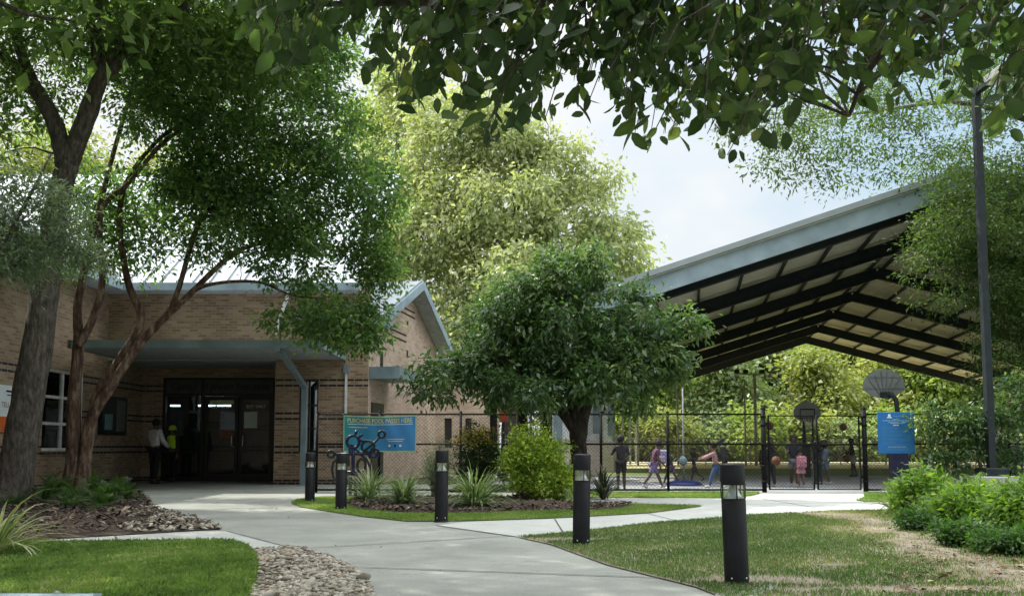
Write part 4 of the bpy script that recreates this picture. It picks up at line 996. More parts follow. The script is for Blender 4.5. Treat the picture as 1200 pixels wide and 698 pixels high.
# ------------------------------------------------------------------ pavilion
ya = math.atan(210/F_PX); PA = Vector((math.sin(ya), math.cos(ya), 0)); PC = Vector((-math.cos(ya), math.sin(ya), 0)); PO = Vector((12.3, 24.0, 0))
PW, PR, PSL = 11.3, 8.35, .299
def pv(l, s, z): return PO + PA*l + PC*s + Vector((0, 0, z))
def dz(s): return PR - PSL*abs(s)
PV = thing('pavilion', 'open sided sports pavilion with dark steel frames and a gabled metal roof', 'pavilion', tuple(PO))
LEN = 35.4
for sg in (1, -1):
    mb = MB(); e0 = pv(-.45, sg*(PW+.3), dz(PW+.3)); e1 = pv(LEN, sg*(PW+.3), dz(PW+.3)); up = pv(-.45, 0, PR) - e0
    n = (e1-e0).cross(up).normalized(); n = n if n.z > 0 else -n
    mb.extr([e0 + n*.05, e1 + n*.05, e1+up + n*.05, e0+up + n*.05], n*.05)
    k = int(LEN/.45)
    for i in range(k): p = e0 + (e1-e0)*((i+.5)/k); mb.beam(p + n*.115, p+up + n*.115, .04, .05, 0, n)
    mb.build('roof', M['roof_metal'], PV)
    mb = MB(); mb.extr([e0, e1, e1+up*.999, e0+up*.999], n*.03)
    k = int(LEN/.30)
    for i in range(k): p = e0 + (e1-e0)*((i+.5)/k); mb.beam(p - n*.028, p+up*.998 - n*.028, .09, .055, 0, n)
    mb.build('roof_deck', M['roof_under'], PV)
    for j in range(9):
        s_ = sg*(.25 + j*1.36); mb = MB(); mb.beam(pv(-.2, s_, dz(s_)-.12), pv(LEN-.3, s_, dz(s_)-.12), .07, .14); mb.build('purlin', M['steel_dark'], PV)
    for i in range(7):
        l = i*5.67 + .15; mb = MB(); a = pv(l, sg*(PW-.05), dz(PW-.05)-.42); b = pv(l, sg*.0, PR-.42)
        mb.beam(a, b, .05, .46); mb.beam(a + Vector((0,0,.22)), b + Vector((0,0,.22)), .22, .03); mb.beam(a - Vector((0,0,.22)), b - Vector((0,0,.22)), .22, .03)
        mb.build('frame_beam', M['steel_dark'], PV)
        for j in range(4):
            s_ = sg*(1.6 + j*2.7); z_ = dz(s_)
            mb = MB(); mb.beam(pv(l+.55, s_, z_-.18), pv(l+.03, s_, z_-.60), .05, .05); mb.build('knee_brace', M['galv'], PV)
    # front fascia and roof-edge trim, far end fascia
    mb = MB(); mb.beam(pv(-.40, sg*(PW+.3), dz(PW+.3)-.26), pv(-.40, 0, PR-.26), .08, .50); mb.build('fascia', M['fascia_blue'], PV)
    mb = MB(); mb.beam(pv(-.50, sg*(PW+.33), dz(PW+.33)+.12), pv(-.50, 0, PR+.12), .12, .16); mb.build('edge_trim', M['roof_metal'], PV)
    mb = MB(); mb.beam(pv(LEN, sg*(PW+.3), dz(PW+.3)-.25), pv(LEN, 0, PR-.25), .08, .4); mb.build('fascia', M['steel_dark'], PV)
    mb = MB(); mb.beam(pv(-.4, sg*(PW+.42), dz(PW+.42)-.02), pv(LEN, sg*(PW+.42), dz(PW+.42)-.02), .18, .2); mb.build('gutter', M['fascia_blue'], PV)
    for i in range(7):
        l = i*5.67 + .15; top = dz(11)-.85
        if sg == 1 and i < 3:
            mb = MB()
            q = [pv(l-.3, 11.5, 0), pv(l-.3, 10.5, 0), pv(l+.3, 10.5, 0), pv(l+.3, 11.5, 0)]
            mb.extr(q, (0, 0, 1.27)); pr = mb.build('pier', M['pier_brick'], PV)
            mb = MB(); q = [pv(l-.24, 11.42, 1.27), pv(l-.24, 10.58, 1.27), pv(l+.24, 10.58, 1.27), pv(l+.24, 11.42, 1.27)]; mb.extr(q, (0, 0, top-1.27)); mb.build('column', M['white_steel'], PV)
            for s_ in (11.15, 10.62):
                mb = MB(); mb.beam(pv(l-.32, s_, 1.2 if s_ > 11 else 1.5), pv(l-.32, s_, top), .24, .14, 0, PA); mb.build('downpipe', M['steel_blue'], PV)
        else:
            mb = MB(); w_ = .06 if sg == 1 else .2; mb.beam(pv(l, sg*11, 0), pv(l, sg*11, top+.3), w_*2, w_*2, 0, PA); mb.build('column', M['galv'], PV)

# ------------------------------------------------------------------ chain-link fence
def chain(mb, x0, x1, z0, z1, y, sp=.085, r=.0022):
    H = z1 - z0
    for sgn in (1, -1):
        k = int((x1-x0+H)/sp)
        for i in range(k+1):
            xa = x0 - H + i*sp; a = [xa, z0]; b = [xa + H, z1]
            if a[0] < x0: a = [x0, z0 + (x0-xa)]
            if b[0] > x1: b = [x1, z0 + (x1-xa)]
            if b[0]-a[0] < .01: continue
            if sgn < 0: a[0], b[0] = x0+x1-a[0], x0+x1-b[0]
            d = Vector((b[0]-a[0], 0, b[1]-a[1])).normalized(); n = Vector((-d.z, 0, d.x))*r
            yo = y + sgn*r
            A = Vector((a[0], yo, a[1])); Bv = Vector((b[0], yo, b[1])); f = Vector((0, -r*1.6, 0))
            mb.add([A-n, Bv-n, Bv+f, A+f, Bv+n, A+n], [(0,1,2,3), (3,2,4,5), (5,4,1,0)])
FX = lambda px: (px-600)/F_PX*Yf
FN = thing('chain_link_fence', 'black chain link fence with two gates in front of the court', 'fence', (0, Yf, 0))
posts = [372, 445, 540, 622, 704, 782, 1088, 1180, 1270]
for px in posts:
    mb = MB(); mb.tube([(FX(px), Yf, 0), (FX(px), Yf, 1.84)], .032, 10); mb.ball((FX(px), Yf, 1.84), .036, 8); mb.build('post', M['fence_black'], FN)
for px in (894, 1012):
    mb = MB(); mb.tube([(FX(px), Yf, 0), (FX(px), Yf, 1.92)], .055, 12); mb.ball((FX(px), Yf, 1.92), .06, 8)
    for z in (.25, .6, 1.11, 1.55, 1.75): mb.tube([(FX(px), Yf, z-.025), (FX(px), Yf, z+.025)], .066, 12)
    mb.build('gate_post', M['fence_black'], FN)
for a, b in ((372, 894), (1012, 1270)):
    for z in (.06, 1.11, 1.80): mb = MB(); mb.tube([(FX(a), Yf, z), (FX(b), Yf, z)], .022, 8); mb.build('rail', M['fence_black'], FN)
pp = [372, 445, 540, 622, 704, 782, 894, None, 1012, 1088, 1180, 1270]
for a, b in zip(pp, pp[1:]):
    if a is None or b is None: continue
    mb = MB(); chain(mb, FX(a), FX(b), .04, 1.80, Yf); mb.build('chain_mesh', M['fence_black'], FN)
for a, b, q in ((900, 952, 1), (956.5, 1006, -1)):
    x0, x1 = FX(a), FX(b); mb = MB()
    mb.tube([(x0, Yf, .07), (x0, Yf, 1.76), (x1, Yf, 1.76), (x1, Yf, .07)], .026, 8, closed=True); mb.tube([(x0, Yf, 1.10), (x1, Yf, 1.10)], .022, 8)
    gt = mb.build('gate', M['fence_black'], FN)
    mb = MB(); chain(mb, x0, x1, .07, 1.76, Yf); mb.build('chain_mesh', M['fence_black'], gt)
    mb = MB(); hx = x0 if q == 1 else x1
    for z in (.35, 1.58): mb.box((min(hx-q*.09, hx), Yf-.03, z-.03), (max(hx-q*.09, hx), Yf+.03, z+.03))
    mb.build('hinge', M['fence_black'], gt)
x0 = FX(954.2); mb = MB(); mb.box((x0-.07, Yf-.045, .98), (x0+.09, Yf-.02, 1.06)); mb.tube([(x0+.02, Yf-.05, .85), (x0+.02, Yf-.05, 1.2)], .012, 6); mb.build('latch', M['fence_black'], FN)

# far fence and poles
FF = thing('wire_fence', 'low grey wire fence far behind the court before the woods', 'fence', (14, 52, 0))
for i in range(13):
    x = 6 + i*2.6; mb = MB(); mb.tube([(x, 52, 0), (x, 52, 1.55)], .035, 6); mb.build('post', M['galv'], FF)
for z in (.1, 1.52): mb = MB(); mb.tube([(6, 52, z), (37.2, 52, z)], .025, 6); mb.build('rail', M['galv'], FF)
mb = MB(); chain(mb, 6, 37.2, .1, 1.52, 52, .22, .006); mb.build('wire_mesh', M['galv'], FF)
p = g(885, 545); t = thing('light_pole', 'grey far light pole with a crossbar above the left gate post', 'light pole', (p.x, 50, 0)); x = (885-600)/F_PX*50
t.location = (x, 50, 0)
mb = MB(); mb.tube([(x, 50, 0), (x, 50, 5.1)], .09, 8); mb.build('pole', M['galv'], t)
mb = MB(); mb.tube([(x-1.1, 50, 5.1), (x+.5, 50, 5.1)], .05, 6); mb.build('crossbar', M['galv'], t)
for dx in (-1.0, -.5, .4): mb = MB(); mb.box((x+dx-.12, 49.85, 5.14), (x+dx+.12, 50.1, 5.34)); mb.build('floodlight', M['steel_dark'], t)
for px, top, lab in ((873, 4.3, 'thin grey pole just left of the far light pole'), (794, 4.8, 'thin grey pole far behind the tetherball pole'), (747, 5.0, 'thin grey pole far behind the black jersey child')):
    x = (px-600)/F_PX*50.4; t = thing('sports_pole', lab, 'pole', (x, 50.4, 0)); mb = MB(); mb.tube([(x, 50.4, 0), (x, 50.4, top)], .055, 8); mb.build('pole', M['galv'], t)
    mb = MB(); mb.lathe([(.07, top), (.07, top+.05), (.02, top+.09)], (x, 50.4, 0), 8); mb.build('cap', M['galv'], t)

# tetherball pole
p = g(801.5, 568); t = thing('tetherball_pole', 'grey tetherball pole on a blue plastic base with a hanging ball', 'tetherball', tuple(p))
mb = MB(); mb.tube([(p.x, p.y, .1), (p.x, p.y, 2.75)], .026, 10); mb.build('pole', M['galv'], t)
mb = MB(); mb.lathe([(.50, 0), (.51, .03), (.42, .09), (.2, .13), (.05, .14)], p, 28); mb.build('base', M['blue_plastic'], t)
b_ = Vector((p.x-.03, p.y-.05, .66)); mb = MB(); mb.ball(b_, .12, 14, 0, (1, 1, 1.15)); bl = mb.build('ball', M['steel_blue'], t)
mb = MB(); mb.tube([(p.x, p.y-.03, 2.7), (p.x-.03, p.y-.04, 1.6), b_ + Vector((0, 0, .13))], .006, 5); mb.build('rope', M['white_steel'], bl)

# basketball hoops
def fan(cx, y, zc, w, h):
    pts = []
    for a in np.linspace(0, 180, 17): pts.append((cx + w/2*math.cos(R(a)), zc - h*.08 + h*.58*math.sin(R(a))))
    pts += [(cx - w/2, zc - h*.22), (cx - w*.30, zc - h*.42), (cx - w*.12, zc - h*.5), (cx + w*.12, zc - h*.5), (cx + w*.30, zc - h*.42), (cx + w/2, zc - h*.22)]
    return [Vector((a, y, b)) for a, b in pts]
c = at(1036, 449, 24.2); k = 24.2/F_PX
t = thing('basketball_hoop', 'near grey fan shaped basketball hoop seen from behind above the rules sign', 'basketball hoop', (c.x + .35, 24.0, 0), 'basketball hoops')
mb = MB(); mb.extr(fan(c.x, 24.2, c.z, 49*k, 34*k), (0, .035, 0)); bb = mb.build('backboard', M['backboard'], t)
mb = MB(); w_ = 49*k
for a in (-.75, -.45, -.15, .15, .45, .75): mb.beam((c.x + a*.12, 24.185, c.z - .36), (c.x + a*w_*.5, 24.185, c.z + .38 - .35*abs(a)), .012, .012)
mb.beam((c.x - w_*.47, 24.183, c.z-.14), (c.x + w_*.47, 24.183, c.z-.14), .012, .012); mb.beam((c.x - w_*.42, 24.183, c.z+.16), (c.x + w_*.42, 24.183, c.z+.16), .012, .012)
mb.build('rib', M['board_rib'], bb)
mb = MB(); mb.tube([(c.x + .02, 24.1, c.z-.30), (c.x + .12, 24.0, c.z-.32), (c.x + .20, 23.95, c.z-.45), (c.x + .24, 23.95, c.z-.9), (c.x + .25, 23.95, 1.0), (c.x + .25, 23.95, 0)], .065, 12); mb.build('post', M['steel_dark'], t)
mb = MB(); mb.box((c.x + .02, 23.80, .0), (c.x + .42, 24.12, 1.65), 0, None, .04); mb.build('pad', M['pad'], t)
mb = MB(); mb.box((c.x - .12, 24.03, c.z-.40), (c.x + .13, 24.19, c.z-.24)); mb.build('bracket', M['steel_dark'], t)
mb = MB(); mb.tube([(c.x + .225*math.cos(a), 24.5 + .225*math.sin(a), c.z - .30) for a in np.linspace(0, 2*math.pi, 20, endpoint=False)], .012, 6, closed=True); mb.build('rim', M['rim'], t)
c = at(946, 482, 31.0); k = 31/F_PX
t = thing('basketball_hoop', 'far grey fan shaped basketball hoop facing the gates above the pink skirt girl', 'basketball hoop', (c.x, 31.4, 0), 'basketball hoops')
mb = MB(); mb.extr(fan(c.x, 31, c.z, 32*k, 24*k), (0, .035, 0)); bb = mb.build('backboard', M['backboard'], t)
mb = MB(); mb.tube([(c.x-.25, 30.985, c.z-.22), (c.x+.25, 30.985, c.z-.22), (c.x+.25, 30.985, c.z+.08), (c.x-.25, 30.985, c.z+.08)], .022, 5, closed=True); mb.build('target_square', M['seam'], bb)
mb = MB(); mb.tube([(c.x, 31.05, c.z-.2), (c.x, 31.35, c.z-.3), (c.x, 31.4, c.z-.6), (c.x, 31.4, 0)], .06, 10); mb.build('post', M['steel_dark'], t)
mb = MB(); mb.box((c.x-.14, 31.25, 0), (c.x+.16, 31.55, 1.1), 0, None, .03); mb.build('pad', M['black_metal'], t)
mb = MB(); mb.tube([(c.x + .225*math.cos(a), 30.72 + .225*math.sin(a), c.z - .24) for a in np.linspace(0, 2*math.pi, 20, endpoint=False)], .012, 6, closed=True); rm_ = mb.build('rim', M['rim'], t)
mb = MB()
for i in range(12):
    a = 2*math.pi*i/12; mb.tube([(c.x + .22*math.cos(a), 30.72 + .22*math.sin(a), c.z-.25), (c.x + .13*math.cos(a+.4), 30.72 + .13*math.sin(a+.4), c.z-.62)], .005, 3)
    mb.tube([(c.x + .22*math.cos(a), 30.72 + .22*math.sin(a), c.z-.25), (c.x + .13*math.cos(a-.4), 30.72 + .13*math.sin(a-.4), c.z-.62)], .005, 3)
mb.build('net', M['white_steel'], rm_)

# ------------------------------------------------------------------ banner
m, nt, ns, L = new_mat('banner_print')
tc = N(nt, 'ShaderNodeTexCoord'); sp = N(nt, 'ShaderNodeSeparateXYZ'); L.new(tc.outputs['Generated'], sp.inputs[0])
rp = ramp(nt, [(0.0, (.02, .28, .30)), (.25, (.02, .22, .40)), (.7, (.04, .22, .52)), (1, (.05, .25, .56))]); L.new(sp.outputs['X'], rp.inputs['Fac'])
b = N(nt, 'ShaderNodeBsdfPrincipled'); b.inputs['Roughness'].default_value = .45; L.new(rp.outputs['Color'], b.inputs['Base Color']); out(nt, b.outputs[0]); M['banner'] = m
bx0, bx1 = (403-600)/F_PX*20.68, (488-600)/F_PX*20.68; bz0, bz1 = at(403, 529, 20.68).z, at(403, 486, 20.68).z
BN = thing('banner', 'blue and teal vinyl banner with yellow heading tied to the fence', 'banner', ((bx0+bx1)/2, 20.70, bz0))
def sag(u, v): return .035*math.sin(u*7)*math.sin(v*3.1) + .012*math.sin(u*23+v*5) - .02
def bpt(u, v, o=0): return (bx0 + (bx1-bx0)*u, 20.68 + sag(u, v) - o, bz0 + (bz1-bz0)*v - .03*math.sin(math.pi*u)*v)
mb = MB(); nu, nv = 40, 16
for o_, flip in ((.0, 0), (-.004, 1)):
    vs = [bpt(i/nu, j/nv, o_) for j in range(nv+1) for i in range(nu+1)]
    fs = [(j*(nu+1)+i, j*(nu+1)+i+1, (j+1)*(nu+1)+i+1, (j+1)*(nu+1)+i) for j in range(nv) for i in range(nu)]
    mb.add(vs, [f[::-1] for f in fs] if flip else fs, 0, True)
mb.build('sheet', M['banner'], BN)
def strip(mb, u0, u1, v0, v1, o=.003, n=40):
    vs = []; 
    for i in range(n+1):
        u = u0 + (u1-u0)*i/n; vs += [bpt(u, v0, o), bpt(u, v1, o)]
    mb.add(vs, [(2*i, 2*i+2, 2*i+3, 2*i+1) for i in range(n)], 0, True)
mb = MB(); strip(mb, .0, 1, 0, .025); strip(mb, 0, 1, .965, 1); strip(mb, 0, .014, .025, .965, .003, 2); strip(mb, .985, 1, .025, .965, .003, 2); mb.build('border', M['ban_edge'], BN)
def warp_text(s, u0, u1, v0, v1, mat, name, bold=True):
    vs, fs = text_arrays(s, bold); xs = [v[0] for v in vs]; ys = [v[1] for v in vs]; a, b = min(xs), max(xs); c, d = min(ys), max(ys)
    mb = MB(); mb.add([bpt(u0 + (u1-u0)*(v[0]-a)/(b-a), v0 + (v1-v0)*(v[1]-c)/(d-c), .006) for v in vs], fs); mb.build(name, mat, BN)
warp_text('PURCHASE POOL PASSES HERE', .055, .945, .80, .93, M['ban_yellow'], 'heading')
mb = MB(); strip(mb, .06, .95, .755, .772, .004); strip(mb, .07, .33, .67, .685, .004); strip(mb, .60, .84, .345, .358, .004); strip(mb, .62, .82, .29, .303, .004); mb.build('fine_print', M['ban_white'], BN)
for u in (.635, .715, .785):
    mb = MB(); mb.add([bpt(u + .016*math.cos(a), .17 + .032*math.sin(a), .005) for a in np.linspace(0, 2*math.pi, 12, endpoint=False)], [tuple(range(12))]); mb.build('icon', M['ban_white'] if u != .715 else M['navy'], BN)
for u, v in ((.01, .98), (.99, .98), (.01, .02), (.99, .02), (.5, .98)):
    p = Vector(bpt(u, v)); mb = MB(); mb.tube([p, p + Vector(((.05 if u > .9 else -.05 if u < .1 else 0), .05, .05 if v > .5 else -.04))], .008, 5); mb.build('tie', M['black_metal'], BN)

# rules sign
sx0, sx1 = (1028-600)/F_PX*20.7, (1070.5-600)/F_PX*20.7; sz0, sz1 = at(1040, 531, 20.7).z, at(1040, 482.5, 20.7).z
SG = thing('rules_sign', 'bright blue rules sign with white print on the fence right of the gates', 'sign', ((sx0+sx1)/2, 20.72, sz0))
mb = MB(); mb.box((sx0, 20.69, sz0), (sx1, 20.72, sz1), 0, None, .006); mb.build('panel', M['sign_blue'], SG)
SX = lambda u: sx0 + (sx1-sx0)*u; SZ = lambda v: sz1 - (sz1-sz0)*v
mb = MB()
for q in ([(.24, .145), (.40, .145), (.37, .115), (.27, .115)], [(.285, .11), (.355, .11), (.355, .05), (.285, .05)]):
    mb.add([(SX(a), 20.684, SZ(b)) for a, b in q], [(0, 1, 2, 3)])
mb.build('logo', M['ban_white'], SG)
rr = random.Random(5); l1 = MB(); l2 = MB()
def words(mb, u0, u1, v, h):
    u = u0
    while u < u1:
        w_ = min(rr.uniform(.012, .045), u1-u)
        mb.add([(SX(u), 20.6845, SZ(v+h)), (SX(u+w_), 20.6845, SZ(v+h)), (SX(u+w_), 20.6845, SZ(v)), (SX(u), 20.6845, SZ(v))], [(0,1,2,3)]); u += w_ + .009
words(l2, .42, .78, .085, .035)
words(l1, .40, .60, .175, .010); words(l1, .13, .87, .20, .013); words(l1, .28, .74, .245, .010); words(l1, .33, .67, .268, .012); words(l1, .42, .58, .305, .028)
for i in range(14): words(l2, .11, rr.choice((.45, .65, .88, .9, .9)), .355 + i*.033, .009)
words(l1, .26, .76, .835, .010)
for v in (.87, .895, .92): words(l2, .2, .82, v, .009)
l1.build('print', M['sign_text'], SG); l2.build('print', M['sign_text2'], SG)

# ------------------------------------------------------------------ bicycle-rider bike rack
Yb = 19.4; bq = lambda px, py, dy=0: at(px, py, Yb + dy)
SC = thing('bike_rack', 'navy and black tube bike rack shaped as a smiling cyclist with sun ray hair', 'bike rack', (at(414, 560, Yb).x, Yb, 0))
def ring(px, py, r, rad, mat, nm, dy=0, sx=1.0):
    c = bq(px, py, dy); k = r*Yb/F_PX; mb = MB(); mb.tube([c + Vector((k*sx*math.cos(a), 0, k*math.sin(a))) for a in np.linspace(0, 2*math.pi, 28, endpoint=False)], rad, 8, closed=True); return mb.build(nm, mat, SC)
hd = ring(413.7, 517.3, 7.2, 0.0338, M['navy'], 'head')
mb = MB(); mb.tube([bq(410, 520.5), bq(411.8, 521.8), bq(414, 521)], 0.0260, 6); mb.build('mouth', M['navy'], hd)
for a, b in (((416, 510.5), (418.2, 503.6)), ((419.2, 513.5), (425, 508.6)), ((421, 516.5), (428, 516))):
    mb = MB(); mb.tube([bq(*a), bq(*b)], 0.0286, 8); mb.build('ray', M['navy'], SC)
mb = MB(); mb.tube([bq(413.7, 524.5), bq(413.8, 540), bq(413.8, 555)], 0.0390, 8); mb.build('torso', M['navy'], SC)
mb = MB(); mb.tube([bq(393, 531.6), bq(413, 531.8), bq(436, 530.8)], 0.0338, 8); mb.build('arm', M['navy'], SC)
ring(388, 531.6, 3.8, 0.0312, M['darkgreen'], 'hand'); ring(438.8, 530.3, 4.8, 0.0338, M['navy'], 'hand')
mb = MB(); mb.tube([bq(409.5, 524), bq(409.8, 530)], 0.0260, 6); mb.tube([bq(416, 526), bq(421, 529.5)], 0.0234, 6); mb.build('neck', M['navy'], SC)
ring(431.3, 523, 6.6, 0.0312, M['darkgreen'], 'front_wheel', 0, 1.1)
mb = MB(); mb.tube([bq(427, 528), bq(436, 521), bq(445, 511.6)], 0.0286, 8); mb.build('fork', M['darkgreen'], SC); ring(447.4, 508.6, 3.8, 0.0286, M['darkgreen'], 'handlebar_end')
mb = MB(); mb.tube([bq(426, 528.5), bq(432, 529.5), bq(440, 528)], 0.0312, 8); mb.build('frame_tube', M['darkgreen'], SC)
mb = MB(); mb.tube([bq(396, 537), bq(390.5, 542), bq(389, 550), bq(391, 560), bq(398, 566)], 0.0286, 8); mb.build('rear_wheel', M['darkgreen'], SC)
ring(423.5, 545, 7.5, 0.0286, M['darkgreen'], 'pedal_loop', 0, .62)
mb = MB(); mb.tube([bq(422, 532), bq(429, 537), bq(434, 547), bq(437, 558)], 0.0286, 8); mb.tube([bq(431, 532), bq(434, 537)], 0.0260, 6); mb.build('leg', M['darkgreen'], SC)
mb = MB(); mb.tube([bq(408.5, 534), bq(408.5, 546)], 0.0260, 6); mb.build('leg', M['darkgreen'], SC)
for z in (552.6, 555.6): mb = MB(); mb.tube([bq(406, z), bq(420, z)], 0.0260, 6); mb.build('foot_bar', M['navy'], SC)
for px in (410.5, 417): mb = MB(); x = bq(px, 560).x; mb.tube([bq(px, 555), (x, Yb, 0)], 0.0364, 8); mb.box((x-.08, Yb-.08, .001), (x+.08, Yb+.08, .015)); mb.build('mounting_post', M['darkgreen'], SC)

# ------------------------------------------------------------------ bollards
def bollard(loc, h, label, lean=(0, 0), src=None):
    if src is None:
        o = thing('bollard_light', label, 'bollard', loc, 'bollard lights along the walkways')
        r = .092; mb = MB(); mb.lathe([(r, 0), (r, .645), (r-.006, .652)], n=32); mb.build('post', M['bollard'], o, world=False)
        mb = MB(); mb.lathe([(r+.004, .652), (r+.004, .756)], n=32); mb.build('lens', M['lens'], o, world=False)
        mb = MB(); mb.lathe([(r-.012, .653), (r-.03, .668), (.03, .735), (.012, .755)], n=32); mb.build('reflector', M['alu'], o, world=False)
        mb = MB()
        for a in (0.6, 2.7, 4.8): mb.tube([(.082*math.cos(a), .082*math.sin(a), .652), (.082*math.cos(a), .082*math.sin(a), .757)], .006, 6)
        mb.build('strut', M['black_metal'], o, world=False)
        mb = MB(); mb.lathe([(r, .757), (r+.001, .765), (r, .905), (r-.008, .915), (r-.03, .92)], n=32); mb.build('cap', M['bollard'], o, world=False)
        mb = MB(); mb.lathe([(r+.012, 0), (r+.012, .012), (r, .016)], n=32); mb.build('base_plate', M['bollard'], o, world=False)
        for a in (-2.2, -.9): mb = MB(); mb.ball((r*math.cos(a), r*math.sin(a), .055), .007, 6); mb.build('bolt', M['alu'], o, world=False)
    else:
        o = copy_tree(src); o.location = loc; o['label'] = label
    o.scale = (1, 1, h/.92); o.rotation_euler = (R(lean[0]), R(lean[1]), random.uniform(0, .3) if src else 0); return o
BP = [(863.5, 684, 542.5, 'nearest and tallest bollard light, at the edge of the front right lawn', (0, -1.2)), (681, 638.5, 531.5, 'bollard light in front of the island tree trunk and lime shrub', (0, 1.0)), (517, 611, 527, 'bollard light at the island corner between two strappy plants', (0, .4)),
      (399.5, 598, 530.5, 'bollard light in front of the cyclist bike rack', (0, 0)), (363, 588.5, 530, 'bollard light beside the blue canopy post, leftmost of the row', (0, 0))]
bs = None
for px, pb, pt, lab, ln in BP:
    p = g(px, pb); h = at(px, pt, p.y).z
    o = bollard(p, h, lab, ln, bs); bs = bs or o

# ------------------------------------------------------------------ lamp post, bin, pipe, red box, wheel stop
lp = Vector(((1160-600)/F_PX*20.0, 20.0, 0))
LP = thing('lamp_post', 'tall square dark lamp post on a concrete footing among shrubs', 'lamp post', tuple(lp))
mb = MB(); mb.box((lp.x-.42, 19.7, 0), (lp.x+.55, 20.5, .40), 0, None, .02); mb.build('footing', M['concrete_light'], LP)
mb = MB(); mb.box((lp.x-.25, 19.78, .40), (lp.x+.25, 20.28, .58), 0, None, .02); mb.build('base_cover', M['steel_dark'], LP)
mb = MB(); mb.box((lp.x-.075, 19.955, .58), (lp.x+.075, 20.105, 9.1)); mb.build('pole', M['steel_dark'], LP)
mb = MB(); mb.box((lp.x-.07, 19.3, 9.1), (lp.x+.07, 20.17, 9.22)); mb.build('arm', M['steel_dark'], LP)
mb = MB(); mb.box((lp.x-.17, 18.75, 9.06), (lp.x+.17, 19.4, 9.26), 0, None, .03); hd = mb.build('lamp_head', M['galv'], LP)
mb = MB(); mb.box((lp.x-.13, 18.8, 9.045), (lp.x+.13, 19.35, 9.058)); mb.build('lens', M['white_steel'], hd)
p = Vector(((1182-600)/F_PX*22.2, 22.2, 0)); t = thing('trash_bin', 'dark grey rubbish bin half hidden behind the shrub and lamp post', 'bin', tuple(p))
mb = MB(); mb.lathe([(.22, 0), (.30, .95)], p, 20); mb.build('body', M['bollard'], t)
mb = MB(); mb.lathe([(.33, .93), (.34, .99), (.28, 1.03), (.15, 1.08)], p, 20); mb.build('rim', M['steel_dark'], t)
mb = MB(); a, b_ = at(1083, 558, 20.4), at(1092, 534, 20.6); d = b_-a; pts = [a + d*u for u in np.linspace(0, 1, 25)]
t = thing('drain_pipe', 'short pale ribbed pipe leaning on the fence behind the ferns', 'pipe', (a.x, a.y, a.z))
mb.tube(pts, [.062 + .008*(i % 2) for i in range(25)], 10); mb.build('pipe', M['white_steel'], t)
mb = MB(); mb.tube([b_ - d*.02, b_ + d*.03], .074, 10); mb.build('collar', M['galv'], t)
p = at(590, 487, 22.4); t = thing('fire_cabinet', 'small red box on a black post behind the island shrubs', 'red box', (p.x, p.y, 0))
mb = MB(); mb.box((p.x-.10, 22.35, p.z-.16), (p.x+.10, 22.5, p.z+.14), 0, None, .01); mb.build('box', M['red'], t)
mb = MB(); mb.box((p.x-.03, 22.5, 0), (p.x+.03, 22.56, p.z+.1)); mb.build('post', M['black_metal'], t)
mb = MB(); mb.box((p.x-.07, 22.342, p.z-.12), (p.x+.07, 22.349, p.z-.02)); mb.build('door', M['red'], t)
q = at(121, 693, 5.75); t = thing('wheel_stop', 'pale blue painted concrete wheel stop at the edge of the left lawn', 'wheel stop', (q.x-.9, 5.6, 0))
mb = MB(); x1 = q.x
mb.extr([(x1, 5.55, 0), (x1, 5.70, 0), (x1, 5.73, .13), (x1-.0, 5.62, .145), (x1, 5.57, .12)], (-1.8, 0, 0)); mb.build('block', plain('pale_blue_paint', (.40, .50, .58), .6, 0, .15, 8, .2, 60), t)
for dx in (.25, 1.5): mb = MB(); mb.lathe([(.018, .13), (.018, .15), (.008, .156)], (x1-dx, 5.66, 0), 10); mb.build('rebar_pin', M['galv'], t)
#PART3
# ------------------------------------------------------------------ trees
def tree(name, label, cat, paths, lobes, nclump, per, sig, L, leaf, bark, seed, group=None, kind='quad', wr=.45, flat=.5, droop=.3, shell=.5, twig=1, r0=.05, rmin=.006, zs=.7, tvar=.18, tmean=.45, jit=.06, seg=5, sag=.12, base=None):
    rng = np.random.default_rng(seed); rj = random.Random(seed)
    res, nodes = path_nodes(paths)
    t = thing(name, label, cat, base if base is not None else (*tuple(paths[0][0][0])[:2], 0), group)
    mb = MB()
    for pts, rad in res: mb.tube(pts, rad, 12, cap=True, jit=jit, rng=rj)
    clumps, d = lobes_points(rng, lobes, nclump, shell)
    tb = MB(); nn = [q for q in nodes]
    grow(rng, nn, clumps, r0, rmin, tb, sag, seg, 5, twig)
    tr = mb.build('trunk', bark, t)
    tb.build('branches', bark, t)
    V, Fc, tint = foliage(rng, clumps, per, sig, L, wr, flat, droop, kind, zs, tmean, tvar)
    mesh_np('crown', V, Fc, leaf, tint, t)
    return t
def lob(px, py, Y, r, rz=None, ry=None, w=1):
    c = at(px, py, Y); k = Y/F_PX
    return (c, (r*k, (ry or r)*k, (rz or r)*k), w)

